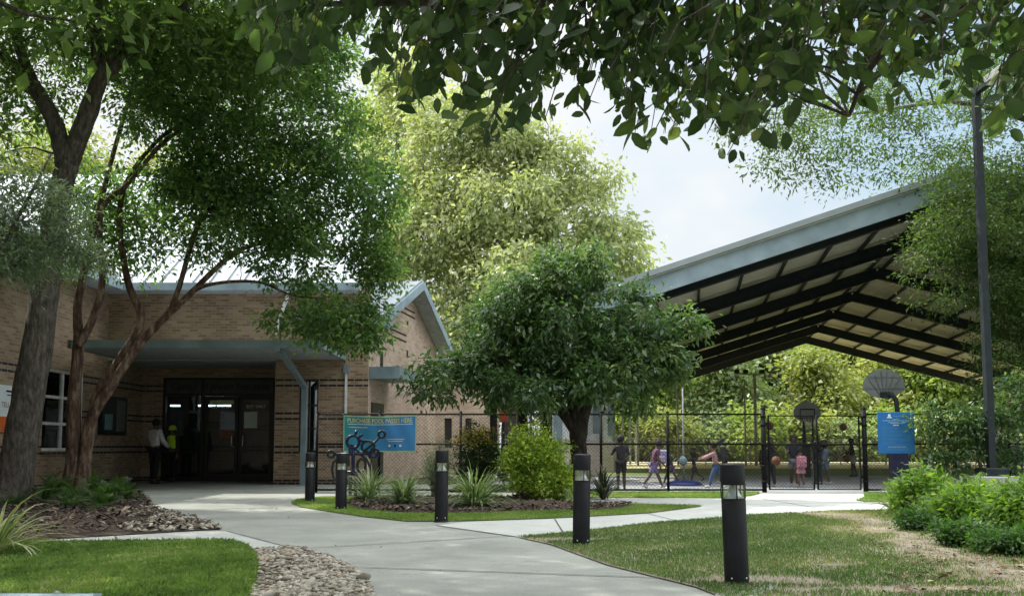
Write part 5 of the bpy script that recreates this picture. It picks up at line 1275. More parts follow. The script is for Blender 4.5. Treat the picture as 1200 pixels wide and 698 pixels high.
# left dark oak, trunk leaning right then forking
Y1 = 16.6; a1 = lambda px, py, dy=0: at(px, py, Y1+dy)
b0 = Vector(((14-600)/F_PX*Y1, Y1, 0))
tree('oak_tree', 'big dark barked oak with a leaning trunk at the left edge', 'tree',
  [([b0, a1(20, 540), a1(38, 440), a1(52, 345), a1(66, 250), a1(80, 190)], [.38, .31, .275, .245, .21, .19]),
   ([a1(78, 195), a1(62, 140), a1(30, 90), a1(-10, 60), a1(-60, 20)], [.19, .15, .13, .10, .07]),
   ([a1(80, 192), a1(104, 130), a1(118, 90), a1(140, 50), a1(175, 10, .3)], [.19, .17, .14, .10, .06]),
   ([a1(112, 100), a1(140, 72), a1(172, 45), a1(215, 10, -.5), a1(260, -40, -.8)], [.12, .10, .085, .07, .05]),
   ([a1(40, 100), a1(20, 40), a1(30, -30), a1(50, -120)], [.11, .09, .08, .06]),
   ([a1(118, 92), a1(112, 40), a1(120, -40), a1(130, -160)], [.12, .10, .08, .06])],
  [lob(40, 50, Y1, 90, 60), lob(150, 30, Y1, 110, 60), lob(250, 40, Y1, 100, 60), lob(330, 30, Y1+.5, 80, 55), lob(-40, 130, Y1, 80, 70), lob(20, 130, Y1+1, 70, 50, w=.5), lob(150, 90, Y1+1.2, 70, 40, w=.5), lob(60, -100, Y1, 200, 110, 260), lob(250, -90, Y1, 180, 90, 250), lob(-120, 0, Y1, 120, 120), lob(430, -110, Y1, 150, 60, 200, .8)],
  860, 56, .20, .125, M['lf_oak'], M['bark_dark'], 11, shell=.25, r0=.05)
# crape myrtle
Y2 = 19.0; a2 = lambda px, py, dy=0: at(px, py, Y2+dy)
c0 = Vector(((93-600)/F_PX*Y2, Y2, 0))
tree('crape_myrtle', 'multi stemmed tree with peeling reddish bark spreading over the entrance', 'tree',
  [([c0 + Vector((-.15, 0, 0)), a2(86, 540), a2(87, 470), a2(92, 400), a2(92, 350), a2(110, 270), a2(130, 190), a2(150, 120), a2(165, 60)], [.20, .16, .135, .11, .085, .065, .05, .04, .025]),
   ([c0 + Vector((.12, -.05, 0)), a2(98, 545), a2(108, 490), a2(132, 450), a2(158, 410), a2(185, 380), a2(222, 345), a2(270, 300), a2(310, 285), a2(360, 290)], [.19, .15, .115, .10, .09, .08, .065, .05, .04, .025]),
   ([a2(104, 505, .15), a2(118, 455, .15), a2(138, 425, .2), a2(165, 375, .2), a2(150, 330, .2), a2(140, 260, .2), a2(150, 210), a2(190, 160), a2(240, 130)], [.12, .11, .10, .09, .075, .06, .05, .04, .025]),
   ([a2(92, 405, -.1), a2(108, 375, -.1), a2(120, 330, -.1), a2(118, 250, -.2), a2(150, 215, -.3), a2(200, 160, -.3), a2(260, 135, -.3)], [.09, .08, .07, .06, .05, .04, .025]),
   ([a2(175, 392), a2(205, 350, .3), a2(240, 250, .3), a2(300, 235, .3), a2(350, 200, .3)], [.07, .06, .05, .035, .02]),
   ([a2(200, 362), a2(240, 335, -.3), a2(300, 330, -.4), a2(340, 345, -.4), a2(380, 350, -.4)], [.05, .04, .03, .025, .015])],
  [lob(405, 225, Y2, 62, 62), lob(432, 300, Y2, 36, 55), lob(360, 300, Y2-.3, 55, 55), lob(375, 375, Y2-.4, 45, 28, w=.9), lob(300, 190, Y2, 75, 60), lob(370, 140, Y2, 65, 55), lob(230, 145, Y2, 80, 50), lob(430, 370, Y2-.3, 25, 30), lob(270, 260, Y2, 80, 50, w=.75), lob(190, 240, Y2, 70, 60, w=.75), lob(130, 260, Y2+.5, 40, 60, w=.6), lob(250, 215, Y2+.5, 70, 40, w=.9), lob(150, 300, Y2+.6, 50, 30, w=.4), lob(440, 250, Y2+.4, 30, 80), lob(398, 382, Y2-.4, 46, 26), lob(424, 392, Y2-.4, 22, 18), lob(350, 395, Y2-.4, 16, 14, w=.6), lob(265, 230, Y2+.8, 85, 36, w=1), lob(115, 235, Y2+.8, 50, 50, w=.8), lob(60, 300, Y2+.8, 55, 30, w=.7), lob(330, 275, Y2+.6, 60, 26, w=.7), lob(330, 60, Y2, 110, 60), lob(180, 60, Y2, 110, 60), lob(250, 90, Y2+1, 120, 60)],
  1330, 54, .18, .125, M['lf_myrtle'], M['bark_red'], 12, shell=.2, r0=.04)
# wispy grey sapling, near left
Y3 = 8.8; a3 = lambda px, py, dy=0: at(px, py, Y3+dy)
tree('wispy_sapling', 'wispy grey green sapling with thin stems in front of the dark oak trunk', 'sapling',
  [([Vector(((-140-600)/F_PX*Y3, Y3, 0)), a3(-110, 480), a3(-60, 380), a3(0, 290), a3(40, 220), a3(60, 180)], [.05, .04, .03, .022, .015, .008]),
   ([a3(-60, 380), a3(-10, 330, .2), a3(50, 290, .3), a3(100, 270, .3)], [.022, .018, .012, .006])],
  [lob(25, 225, Y3, 42, 38), lob(75, 255, Y3+.2, 36, 40), lob(0, 290, Y3, 50, 40), lob(95, 300, Y3+.3, 28, 22, w=.7), lob(40, 300, Y3+.3, 40, 34, w=.8), lob(-60, 250, Y3, 60, 60)],
  340, 36, .075, .062, M['lf_grey'], M['bark_grey'], 13, wr=.26, flat=.3, shell=.1, r0=.012, rmin=.0025, tvar=.12)
# island tree
Y5 = 18.4; a5 = lambda px, py, dy=0: at(px, py, Y5+dy)
e0 = Vector(((679-600)/F_PX*Y5, Y5, 0))
tree('island_tree', 'dense dark green round tree with several short trunks in the island bed', 'tree',
  [([e0, a5(679, 545), a5(677, 510), a5(672, 470), a5(660, 420), a5(645, 350)], [.21, .18, .165, .14, .10, .04]),
   ([a5(678, 520), a5(688, 470), a5(720, 430), a5(760, 400)], [.16, .13, .09, .04]),
   ([a5(676, 505), a5(650, 470), a5(620, 440), a5(570, 420), a5(520, 425)], [.14, .11, .09, .06, .03]),
   ([Vector(((612-600)/F_PX*(Y5+.9), Y5+.9, 0)), a5(612, 500, .9), a5(608, 460, .8), a5(590, 420, .6)], [.14, .13, .11, .05]),
   ([Vector(((640-600)/F_PX*(Y5+1.4), Y5+1.4, 0)), a5(640, 500, 1.4), a5(644, 450, 1.2), a5(650, 400, .8)], [.14, .13, .10, .05])],
  [lob(655, 395, Y5, 66, 50, 66), lob(612, 405, Y5+.2, 40, 36), lob(512, 445, Y5, 40, 26, 40), lob(560, 428, Y5+.1, 34, 26), lob(655, 325, Y5+.2, 44, 34), lob(630, 348, Y5, 36, 26), lob(690, 300, Y5, 20, 16), lob(590, 368, Y5, 24, 18), lob(705, 365, Y5, 48, 40), lob(757, 400, Y5-.2, 38, 30), lob(710, 435, Y5-.3, 60, 36), lob(803, 380, Y5, 20, 15), lob(625, 455, Y5-.2, 55, 26), lob(785, 428, Y5, 26, 18), lob(740, 465, Y5, 26, 16), lob(570, 455, Y5, 30, 20, w=.8), lob(745, 345, Y5+.3, 22, 14)],
  500, 50, .14, .145, M['lf_mid'], M['bark_black'], 14, wr=.40, flat=.6, droop=.5, shell=.5, r0=.03, tvar=.2)
# right fine-leaved trees
Y4 = 22.6; a4 = lambda px, py, dy=0: at(px, py, Y4+dy)
f0 = Vector(((1330-600)/F_PX*Y4, Y4, 0))
tree('fine_leaved_tree', 'light green fine leaved tree reaching in from the right edge around the lamp post', 'tree',
  [([f0, a4(1325, 500), a4(1310, 380), a4(1290, 260), a4(1270, 150), a4(1230, 40)], [.36, .32, .27, .22, .18, .10]),
   ([a4(1300, 330), a4(1240, 270), a4(1180, 240), a4(1120, 235)], [.09, .07, .05, .025]),
   ([a4(1275, 180), a4(1200, 140), a4(1120, 120), a4(1030, 130), a4(950, 140)], [.09, .07, .055, .04, .02]),
   ([a4(1312, 420), a4(1250, 390), a4(1190, 380)], [.06, .05, .025])],
  [lob(1160, 255, Y4, 85, 48, 70), lob(1110, 300, Y4+.2, 50, 30, 40), lob(1185, 330, Y4, 65, 60), lob(1190, 410, Y4+.2, 50, 50), lob(1150, 195, Y4, 85, 38), lob(1060, 170, Y4-2, 70, 38, w=.38), lob(960, 165, Y4-3, 80, 55, w=.30), lob(900, 130, Y4-3, 60, 45, w=.26), lob(1050, 110, Y4-2, 100, 50, w=.5), lob(1180, 90, Y4, 90, 60, w=.6), lob(1250, 300, Y4, 80, 140), lob(1105, 350, Y4+.4, 36, 20, w=.6), lob(940, 215, Y4-3, 55, 25, w=.24), lob(1190, 470, Y4, 55, 30), lob(1130, 275, Y4-.5, 60, 30)],
  1050, 62, .20, .115, M['lf_fine'], M['bark_grey'], 15, wr=.34, flat=.4, shell=.15, r0=.025, rmin=.003, tvar=.15)
Y6 = 20.42; a6 = lambda px, py, dy=0: at(px, py, Y6+dy)
tree('tall_shrub', 'tall loose dark leaved shrub in front of the lamp post base', 'shrub',
  [([Vector(((1150-600)/F_PX*Y6, Y6, 0)), a6(1148, 540), a6(1140, 500), a6(1120, 470)], [.05, .04, .03, .012]),
   ([Vector(((1165-600)/F_PX*Y6, Y6+.1, 0)), a6(1170, 530), a6(1180, 480), a6(1200, 440)], [.05, .04, .03, .012]),
   ([Vector(((1130-600)/F_PX*Y6, Y6+.1, 0)), a6(1118, 540), a6(1105, 500), a6(1095, 480)], [.04, .03, .02, .01])],
  [lob(1122, 508, Y6, 36, 30, 16), lob(1190, 500, Y6, 40, 34, 16), lob(1150, 492, Y6, 34, 26, 16), lob(1100, 486, Y6, 18, 16, 14), lob(1205, 455, Y6, 30, 22, 16), lob(1108, 540, Y6, 26, 18, 16), lob(1165, 535, Y6, 40, 18, 14), lob(1240, 520, Y6, 40, 46, 18), lob(1075, 500, Y6, 12, 12, 10, .7)],
  250, 34, .11, .11, M['lf_mid'], M['bark_grey'], 16, wr=.42, flat=.5, shell=.2, r0=.015, rmin=.003)

# overhanging broad-leaved tree: trunk stands right of the frame
rng = np.random.default_rng(21)
TB = thing('broad_leaved_tree', 'broad leaved tree whose big dark leaves overhang the top of the view', 'tree', (6.2, 2.6, 0))
limbs = [([(6.2, 2.6, 0), (6.1, 2.7, 1.5), (5.9, 2.9, 3.0), (5.4, 3.3, 4.4), (4.6, 3.8, 5.4), (3.5, 4.3, 6.3)], [.26, .21, .19, .16, .12, .07]),
         ([(5.75, 3.0, 3.3), (4.6, 4.0, 3.9), (3.2, 4.8, 4.05), (1.6, 5.2, 3.9), (.2, 5.3, 3.8), (-1.2, 5.2, 3.7)], [.12, .10, .075, .055, .035, .015]),
         ([(5.4, 3.3, 4.4), (4.2, 4.9, 4.6), (2.6, 5.8, 4.5), (.8, 6.2, 4.3), (-.6, 6.2, 4.2)], [.10, .075, .055, .035, .015]),
         ([(3.6, 4.6, 4.05), (2.9, 5.3, 3.9), (2.4, 5.6, 3.6), (2.2, 5.7, 3.2)], [.05, .04, .025, .012]),
         ([(5.9, 2.9, 3.0), (4.8, 4.2, 3.2), (3.8, 5.0, 3.3), (3.2, 5.5, 3.1)], [.07, .05, .035, .015]),
         ([(4.6, 3.8, 5.4), (2.5, 4.2, 6.2), (.5, 4.2, 6.5), (-2, 4, 6.4)], [.08, .06, .05, .02])]
res, nodes = path_nodes(limbs); mb = MB(); rj = random.Random(4)
for pts, rad in res: mb.tube(pts, rad, 10, jit=.05, rng=rj)
mb.build('trunk', M['bark_grey'], TB)
env_x = [290, 330, 400, 440, 480, 520, 560, 600, 620, 650, 690, 730, 755, 790, 812, 838, 870, 885, 905, 940, 985, 1020, 1060, 1100, 1140, 1180, 1230]
env_y = [60, 105, 60, 110, 145, 120, 180, 188, 165, 150, 140, 150, 190, 180, 120, 205, 212, 150, 175, 160, 165, 120, 130, 115, 150, 165, 170]
tw = MB(); LP_, LT = [], []
for i in range(470):
    px = rng.uniform(285, 1235); ye = np.interp(px, env_x, env_y)
    f = 1 - rng.uniform(0, 1)**1.5 * .95 if rng.uniform() < .5 else rng.uniform(-.3, 1)
    thin = 1.0
    if px < 410: thin = .55
    if rng.uniform() > thin: continue
    if 880 < px < 1150 and rng.uniform() < .30: continue
    Yl = rng.uniform(4.5, 6.3); py = ye * f - 14
    tip = np.array(tuple(at(px, py, Yl)))
    ln = rng.uniform(.35, .8); st = tip + np.array([rng.uniform(.05, .5), rng.uniform(-.25, .25), ln])
    midp = (tip + st)/2 + np.array([-.02, 0, .10])
    tw.tube([st, midp, tip], [.007, .005, .0025], 4, cap=False)
    m = int(ln/.042); ct = rng.normal(.45, .2)
    for k in range(m):
        u = (k + rng.uniform(0, .6))/m; q = st*(1-u)**2 + 2*midp*u*(1-u) + tip*u*u
        LP_.append(q + rng.normal(0, .045, 3)); LT.append(np.clip(ct + rng.normal(0, .15), 0, 1))
    grow(rng, nodes, [tuple(st)], .018, .006, tw, .1, 5, 5)
# denser crown above the frame
cl, _ = lobes_points(rng, [((1.0, 4.4, 5.4), (3.6, 2.2, .9)), ((4.2, 3.4, 6.0), (3.0, 2.6, 1.3)), ((-1.5, 3.2, 6.2), (2.5, 2.6, 1.0)), ((5.5, 2.2, 5.0), (2.6, 2.4, 1.2))], 260, .2)
for c in cl:
    for k in range(24): LP_.append(c + rng.normal(0, .25, 3)); LT.append(np.clip(rng.normal(.42, .2), 0, 1))
grow(rng, nodes, [tuple(c) for c in cl[::3]], .03, .006, tw, .1, 5, 5)
tw.build('branches', M['bark_grey'], TB)
P = np.array(LP_); n = len(P)
V, Fc = leaf_oval(rng, P, np.clip(.112*rng.lognormal(0, .28, n), .05, .17), .54, 1.0, .22)
rib = np.tile([.16, .16, .12, 0, 0, 0, 0, 0, 0, 0], n)
mesh_np('crown', V, Fc, M['lf_big'], np.clip(rep(LT, 10) + rib, 0, 1), TB)

# unseen trees added out of frame to shade the foreground
def big_tree(name, label, x, y, h, r, leaf, bark, seed, n=420, per=46, L=.22, sig=.5, group=None, cb=.45, wr=.5, top=1.0, cat='tree'):
    rng = np.random.default_rng(seed); z0 = h*cb
    lobes = []
    for k in range(9):
        a = rng.uniform(0, 6.28); q = rng.uniform(.15, .62)*r; zz = rng.uniform(z0 + r*.3, h - r*.35)
        sh = 1 - .55*max(0, (zz-z0)/(h-z0) - .45)
        lobes.append(((x + q*sh*math.cos(a), y + q*sh*math.sin(a), zz), (r*rng.uniform(.38, .58)*sh,)*2 + (r*rng.uniform(.32, .5),)))
    lobes.append(((x, y, h - r*.45), (r*.5, r*.5, r*.42)))
    lx = rng.normal(0, .3, 2)
    paths = [([(x, y, 0), (x + lx[0]*.4, y, h*.2), (x + lx[0], y + lx[1], h*.5), (x, y, h*.82)], [h*.022, h*.017, h*.012, h*.004])]
    for k in range(5):
        a = k*1.26 + rng.uniform(-.3, .3); z1 = h*rng.uniform(.3, .55); paths.append(([(x + lx[0]*z1/h, y + lx[1]*z1/h, z1), (x + .3*r*math.cos(a), y + .3*r*math.sin(a), z1 + .12*h), (x + .62*r*math.cos(a), y + .62*r*math.sin(a), z1 + .22*h)], [h*.009, h*.006, h*.002]))
    return tree(name, label, cat, paths, lobes, n, per, sig, L, leaf, bark, seed, group, wr=wr, shell=.45, r0=h*.005, rmin=.012, twig=2, seg=4, zs=.75)
SH = [(-10.5, 5.5, 15, 5.5), (-8.5, -2, 16, 6), (-10, 12.3, 16, 6.6), (-3.5, 1.5, 16, 5.0), (1.5, -1.5, 16, 5.0)]
for i, (x, y, h, r) in enumerate(SH):
    big_tree('unseen_shade_tree', 'tall unseen tree added out of frame to shade the foreground', x, y, h, r, M['lf_oak'], M['bark_dark'], 300+i, 300, 60, .26, .55, 'unseen trees added for shade', .45)

# sunlit large tree behind the wing
def px_tree(name, label, px, Y, wpx, top, leaf, seed, group, n, per, L, sig, cb=.3, bark='bark_grey', wr=.5):
    x = (px-600)/F_PX*Y; h = at(px, top, Y).z; return big_tree(name, label, x, Y, h, wpx/2*Y/F_PX, M[leaf], M[bark], seed, n, per, L, sig, group, cb, wr)
YL = 45
L0 = Vector(((600-600)/F_PX*YL, YL, 0)); al = lambda px, py, dy=0: at(px, py, YL+dy)
tree('pale_tree', 'huge sunlit pale yellow green tree rising behind the island tree', 'tree',
  [([L0, al(600, 450), al(598, 360), al(602, 270), al(610, 170)], [.5, .42, .34, .22, .08]), ([al(599, 380), al(560, 310), al(520, 250)], [.2, .14, .05]), ([al(600, 330), al(650, 270), al(690, 230)], [.2, .14, .05]), ([al(600, 280), al(580, 220), al(560, 180)], [.16, .1, .04]), ([al(600, 400), al(660, 350), al(710, 320)], [.16, .1, .04])],
  [lob(x_, y_, YL + d_, r_, r_ * q_, None, w_) for x_, y_, r_, q_, d_, w_ in
   ((560, 300, 62, .8, 0, 1), (510, 265, 48, .8, -1, 1), (470, 320, 36, 1.1, 0, 1), (600, 245, 52, .8, -2, 1), (640, 205, 40, .8, 0, 1), (668, 255, 42, .9, -1, 1), (700, 215, 26, .8, 0, .8), (712, 275, 32, .9, -1, 1), (740, 300, 22, 1.1, 0, .8), (660, 320, 52, .8, -2, 1), (600, 330, 58, .7, -3, 1), (720, 335, 34, .9, 0, 1),
    (545, 215, 44, .8, 0, 1), (585, 175, 38, .9, 0, 1), (520, 165, 36, .9, 0, .9), (560, 130, 34, .8, 0, .9), (625, 160, 30, .8, 0, .8), (480, 220, 40, .9, 1, .9), (455, 260, 28, 1, 1, .8), (500, 120, 30, .8, 1, .7), (520, 380, 46, .9, -1, 1), (580, 390, 60, .8, -2, 1), (660, 385, 60, .7, -2, 1), (715, 385, 40, .7, 0, 1), (680, 180, 20, .8, 0, .6))],
  1150, 54, .42, .30, M['lf_yel'], M['bark_grey'], 41, wr=.46, flat=.3, droop=.7, shell=.68, r0=.13, rmin=.02, twig=2, tvar=.2)
big_tree('added_shade_tree', 'small round tree added behind the island tree to shade the court', -.25, 28, 6.4, 1.8, M['lf_mid'], M['bark_grey'], 47, 260, 50, .13, .25, None, .3)  # hidden tree, added only to cast shade on the court
px_tree('pine_tree', 'thin yellowish pine beside the pale tree, behind the gable roof', 462, 56, 110, 70, 'lf_yel', 42, None, 260, 55, .28, .5, .25)
px_tree('tall_tree', 'taller mid green tree behind the gable, left of the pale tree', 425, 60, 120, 120, 'lf_wood2', 43, None, 300, 55, .3, .55, .2)
px_tree('sweetgum_tree', 'sunlit yellow tree over the ridge left of the oak fork', 40, 50, 220, 150, 'lf_wood1', 44, 'sunlit trees behind the brick building', 380, 55, .3, .6, .25)
px_tree('sweetgum_tree', 'sunlit yellow tree showing between the red barked stems', 200, 52, 200, 170, 'lf_wood1', 45, 'sunlit trees behind the brick building', 380, 55, .3, .6, .25)
px_tree('sweetgum_tree', 'sunlit yellow tree behind the upper roof, left of the tall green tree', 330, 55, 190, 165, 'lf_wood1', 46, 'sunlit trees behind the brick building', 380, 55, .3, .6, .25)
# the woods beyond the field
WD = [(690, 74, 120, 395, 'lf_wood1'), (745, 70, 110, 405, 'lf_wood2'), (800, 78, 120, 380, 'lf_wood1'), (850, 70, 110, 400, 'lf_wood3'), (905, 76, 120, 375, 'lf_wood3'), (955, 70, 100, 410, 'lf_wood1'), (1000, 80, 140, 370, 'lf_wood1'), (1055, 72, 120, 395, 'lf_wood1'), (1110, 70, 120, 400, 'lf_wood2'), (1165, 76, 130, 380, 'lf_wood1'), (1220, 70, 120, 380, 'lf_wood2'),
      (720, 92, 150, 360, 'lf_wood1'), (870, 92, 160, 350, 'lf_wood2'), (1030, 95, 160, 350, 'lf_wood1'), (1180, 92, 150, 350, 'lf_wood2')]
kinds = {'lf_wood1': ('sunlit yellow green tree in the woods beyond the playing field', 'yellow_green_tree'), 'lf_wood2': ('mid green tree in the woods beyond the playing field', 'green_tree'), 'lf_wood3': ('bluish grey green tree in the woods beyond the playing field', 'grey_green_tree')}
for i, (px, Y, w_, top, lf) in enumerate(WD):
    px_tree(kinds[lf][1], kinds[lf][0], px, Y, w_, top, lf, 60+i, 'trees in the woods beyond the field', 260, 60, .42, .7, .08, wr=.55)
US = [(715, 65, 90), (775, 64, 80), (830, 66, 90), (885, 64, 80), (935, 65, 90), (990, 64, 90), (1045, 65, 90), (1095, 64, 90), (1150, 66, 90)]
for i, (px, Y, w_) in enumerate(US):
    px_tree('understorey_bush', 'leafy undergrowth bush at the foot of the woods behind the wire fence', px, Y, w_, 478 + (i % 3)*8, ('lf_wood2', 'lf_wood1', 'lf_wood3')[i % 3], 90+i, 'undergrowth at the edge of the woods', 170, 60, .34, .5, .0, wr=.55)

# ------------------------------------------------------------------ shrubs and plants
def shrub(label, px, pyb, wpx, top, leaf, seed, L=.05, n=150, per=34, sig=.07, name='shrub', Yo=0, wr=.5, flat=.5, leaf2=None, group=None, tmean=.45, lowcut=.12):
    b = g(px, pyb); Y = b.y + Yo; k = Y/F_PX; x = (px-600)/F_PX*Y; h = at(px, top, Y).z; rx = wpx/2*k; rng = np.random.default_rng(seed)
    t = thing(name, label, 'shrub', (x, Y, 0), group)
    lobes = [((x, Y, h*.52), (rx*.75, rx*.7, h*.44), 1.2)]
    for q in range(5): a = q*1.256 + rng.uniform(-.4, .4); lobes.append(((x + rx*.5*math.cos(a), Y + rx*.5*math.sin(a), h*rng.uniform(.3, .68)), (rx*.5, rx*.5, h*rng.uniform(.26, .34)), 1))
    cl, _ = lobes_points(rng, lobes, n, .35); cl = cl[cl[:, 2] > h*lowcut]
    mb = MB()
    for c in cl[::2]:
        s0 = Vector((x + rng.normal(0, rx*.12), Y + rng.normal(0, rx*.12), 0)); c = Vector(c); md = s0.lerp(c, .55) + Vector((0, 0, .08*h)); mb.tube([s0, md, c], [.010, .007, .003], 5, cap=False)
    mb.build('stems', M['stem'], t)
    V, Fc, ti = foliage(rng, cl, per, sig, L, wr, flat, .1, 'quad', .8, tmean, .17); mesh_np('foliage', V, Fc, M[leaf], ti, t)
    if leaf2:
        tp = cl[cl[:, 2] > h*.68]; V, Fc, ti = foliage(rng, tp + np.array([0, 0, .04]), per*.7, sig, L, wr, flat, -.3, 'quad', .8, .55, .2); mesh_np('golden_tips', V, Fc, M[leaf2], ti, t)
    return t
shrub('lime and yellow leafy shrub in front of the island tree trunk', 625, 588, 92, 492, 'lf_shrub', 201, .062, 300, 40, .075)
shrub('smaller lime shrub at the right foot of the big lime shrub', 655, 588, 44, 536, 'lf_shrub', 202, .055, 120, 36, .06)
shrub('dark shrub with golden tips left of the lime shrub', 560, 585, 66, 494, 'lf_dark', 203, .05, 230, 42, .06, leaf2='lf_gold')
shrub('feathery soft green plant behind the island corner bollard', 512, 584, 44, 508, 'lf_grey', 204, .06, 110, 40, .06, wr=.16, flat=.1)

def strap(label, px, pyb, wpx, hpx, mat, seed, n=70, w=.028, group='strappy plants', name='strap_plant', cat='plant', tm=.5):
    b = g(px, pyb); k = b.y/F_PX; Lm = max(wpx*.62, hpx*1.1)*k; hh = hpx*k; rng = np.random.default_rng(seed)
    t = thing(name, label, cat, tuple(b), group); Vs = []; Fs = []; T = []; S = 7; o = 0
    for i in range(n):
        a = rng.uniform(0, 6.28); el = rng.uniform(.35, 1.45); ln = Lm*rng.uniform(.6, 1.08); ww = w*rng.uniform(.7, 1.2)*min(1, b.y/12+.3); tt = np.clip(rng.normal(tm, .22), 0, 1)
        p = np.array([b.x + rng.normal(0, .035), b.y + rng.normal(0, .035), .03]); hd_ = np.array([math.cos(a), math.sin(a), 0]); sd = np.array([-math.sin(a), math.cos(a), 0]); bend = rng.uniform(.5, 1.7)
        for s in range(S+1):
            u = s/S; e = el - bend*u*u; wid = ww*(.55 + 1.0*u if u < .35 else .9)*(1-max(0, (u-.45)/.55)**1.4)
            if s: p = p + (hd_*math.cos(e) + np.array([0, 0, math.sin(e)]))*ln/S
            p[2] = max(p[2], .015)
            Vs += [p - sd*wid/2 + [0, 0, wid*.15], p.copy(), p + sd*wid/2 + [0, 0, wid*.15]]; T += [np.clip(tt+.28, 0, 1), tt-.1, np.clip(tt+.28, 0, 1)]
            if s:
                q = o + s*3; Fs += [(q-3, q-2, q+1, q), (q-2, q-1, q+2, q+1)]
        o += (S+1)*3
    mesh_np('blades', np.array(Vs), np.array(Fs), M[mat], np.clip(T, 0, 1), t, smooth=True)
    mb = MB(); mb.lathe([(.05, 0), (.045, .05), (.02, .10)], b, 8); mb.build('crown_base', M['stem'], t)
    return t
strap('green strappy plant left of the pair behind the bike rack', 433, 589, 62, 46, 'lf_strap', 211, 190)
strap('green strappy plant between the bike rack and the corner bollard', 473, 594, 74, 48, 'lf_strap', 212, 210)
strap('largest green strappy plant, right of the island corner bollard', 556, 597, 100, 60, 'lf_strap', 213, 240)
strap('dark bronze strappy plant with pale edges right of the tree trunk bollard', 707, 585, 60, 44, 'lf_dkstrap', 214, 80, .04, tm=.3)
strap('cream striped strappy plant at the left frame edge beside the lawn', -6, 652, 128, 92, 'lf_varieg', 215, 110, .034, tm=.5)
strap('small dark strappy plant at the foot of the lime shrub', 672, 590, 34, 30, 'lf_strap', 216, 50, .02)

FM = {}
def fern_mesh(mat, seed, nf=22, L=.5, up=1.15):
    rng = np.random.default_rng(seed); Pl = []; A = []; Bn = []; Ln = []; T = []; mb = MB()
    for i in range(nf):
        a = rng.uniform(0, 6.28); el = rng.uniform(.35, 1.35)*up; ln = L*rng.uniform(.65, 1.1); p = np.zeros(3); hd_ = np.array([math.cos(a), math.sin(a), 0]); sd = np.array([-math.sin(a), math.cos(a), 0]); bend = rng.uniform(.6, 1.6); pts = [p.copy()]; S = 22; tt = np.clip(rng.normal(.45, .2), 0, 1)
        for s in range(1, S+1):
            u = s/S; e = el - bend*u*u; d = hd_*math.cos(e) + np.array([0, 0, math.sin(e)]); p = p + d*ln/S; pts.append(p.copy())
            if u > .15:
                ll = ln*.20*math.sin(math.pi*min(1, (u*.92+.06)))**.7
                for sg in (1, -1):
                    ax = sd*sg*.9 + d*.45 + np.array([0, 0, -.12]); ax /= np.linalg.norm(ax); Pl.append(p.copy()); A.append(ax); Bn.append(d); Ln.append(ll*rng.uniform(.85, 1.1)); T.append(np.clip(tt + rng.normal(0, .1), 0, 1))
        mb.tube(pts[::3], [.004]*len(pts[::3]), 4, cap=False)
    Pl, A, Bn = np.array(Pl), np.array(A), np.array(Bn); Ln = np.array(Ln)[:, None]; W = ln*.026
    V = np.stack([Pl - Bn*W*.5, Pl + A*Ln*.5 - Bn*W*.6, Pl + A*Ln, Pl + A*Ln*.5 + Bn*W*.7], 1).reshape(-1, 3); Fc = np.arange(len(V)).reshape(-1, 4)
    return V, Fc, rep(T, 4), mb
def fern(label, group, mat, seed, x, y, s, src=None):
    if src is None:
        t = thing('fern', label, 'fern', (x, y, .01), group); V, Fc, ti, mb = fern_mesh(mat, seed)
        mesh_np('fronds', V, Fc, M[mat], ti, t, world=False); mb.build('stalks', M['stem'], t, world=False)
    else: t = copy_tree(src); t.location = (x, y, .01); t['label'] = label
    t.scale = (s, s, s); t.rotation_euler = (0, 0, random.uniform(0, 6.28)); return t
rf = random.Random(8); srcs = [None, None, None]
for i, (px, py, s) in enumerate([(30, 586, .8), (52, 590, .9), (70, 584, .95), (92, 591, 1.0), (112, 587, 1.0), (128, 592, .95), (140, 584, .95), (60, 578, .9), (105, 578, .95), (18, 594, .8), (150, 588, .7), (-20, 590, .9), (80, 596, .8), (118, 598, .75)]):
    p = g(px, py); k = i % 3; o = fern('low dark green fern in the mulch under the red barked tree', 'ferns under the red barked tree', 'lf_fern_dk', 400+k, p.x, p.y, s*1.25, srcs[k]); srcs[k] = srcs[k] or o
srcs = [None, None, None]
for i in range(38):
    u = rf.random(); v = rf.random(); px = 1045 + u*200; py = 586 + v*44*(.35 + .65*min(1, u*1.8)); p = g(px, py); k = i % 3
    o = fern('bright green fern in the thick bed at the right edge of the lawn', 'ferns in the right bed', 'lf_fern', 410+k, p.x, p.y, rf.uniform(.8, 1.3)*1.05, srcs[k]); srcs[k] = srcs[k] or o
shrub('upright leafy green shrub at the left end of the right fern bed', 1078, 604, 50, 548, 'lf_fern', 221, .10, 110, 26, .10, wr=.42)
shrub('broad leafy green shrub in the middle of the right fern bed', 1130, 622, 70, 572, 'lf_fern', 222, .085, 130, 26, .09, wr=.42)
shrub('leafy green shrub at the right edge of the frame in the fern bed', 1195, 630, 80, 565, 'lf_fern', 223, .085, 150, 26, .09, wr=.42)
shrub('low green ground plant at the front left of the right fern bed', 1068, 622, 46, 600, 'lf_fern_dk', 224, .05, 90, 30, .05)
shrub('low green ground plant at the front middle of the right fern bed', 1120, 640, 60, 612, 'lf_fern_dk', 225, .05, 110, 30, .05)
shrub('low green ground plant at the front right of the right fern bed', 1180, 650, 80, 620, 'lf_fern_dk', 226, .05, 140, 30, .05)

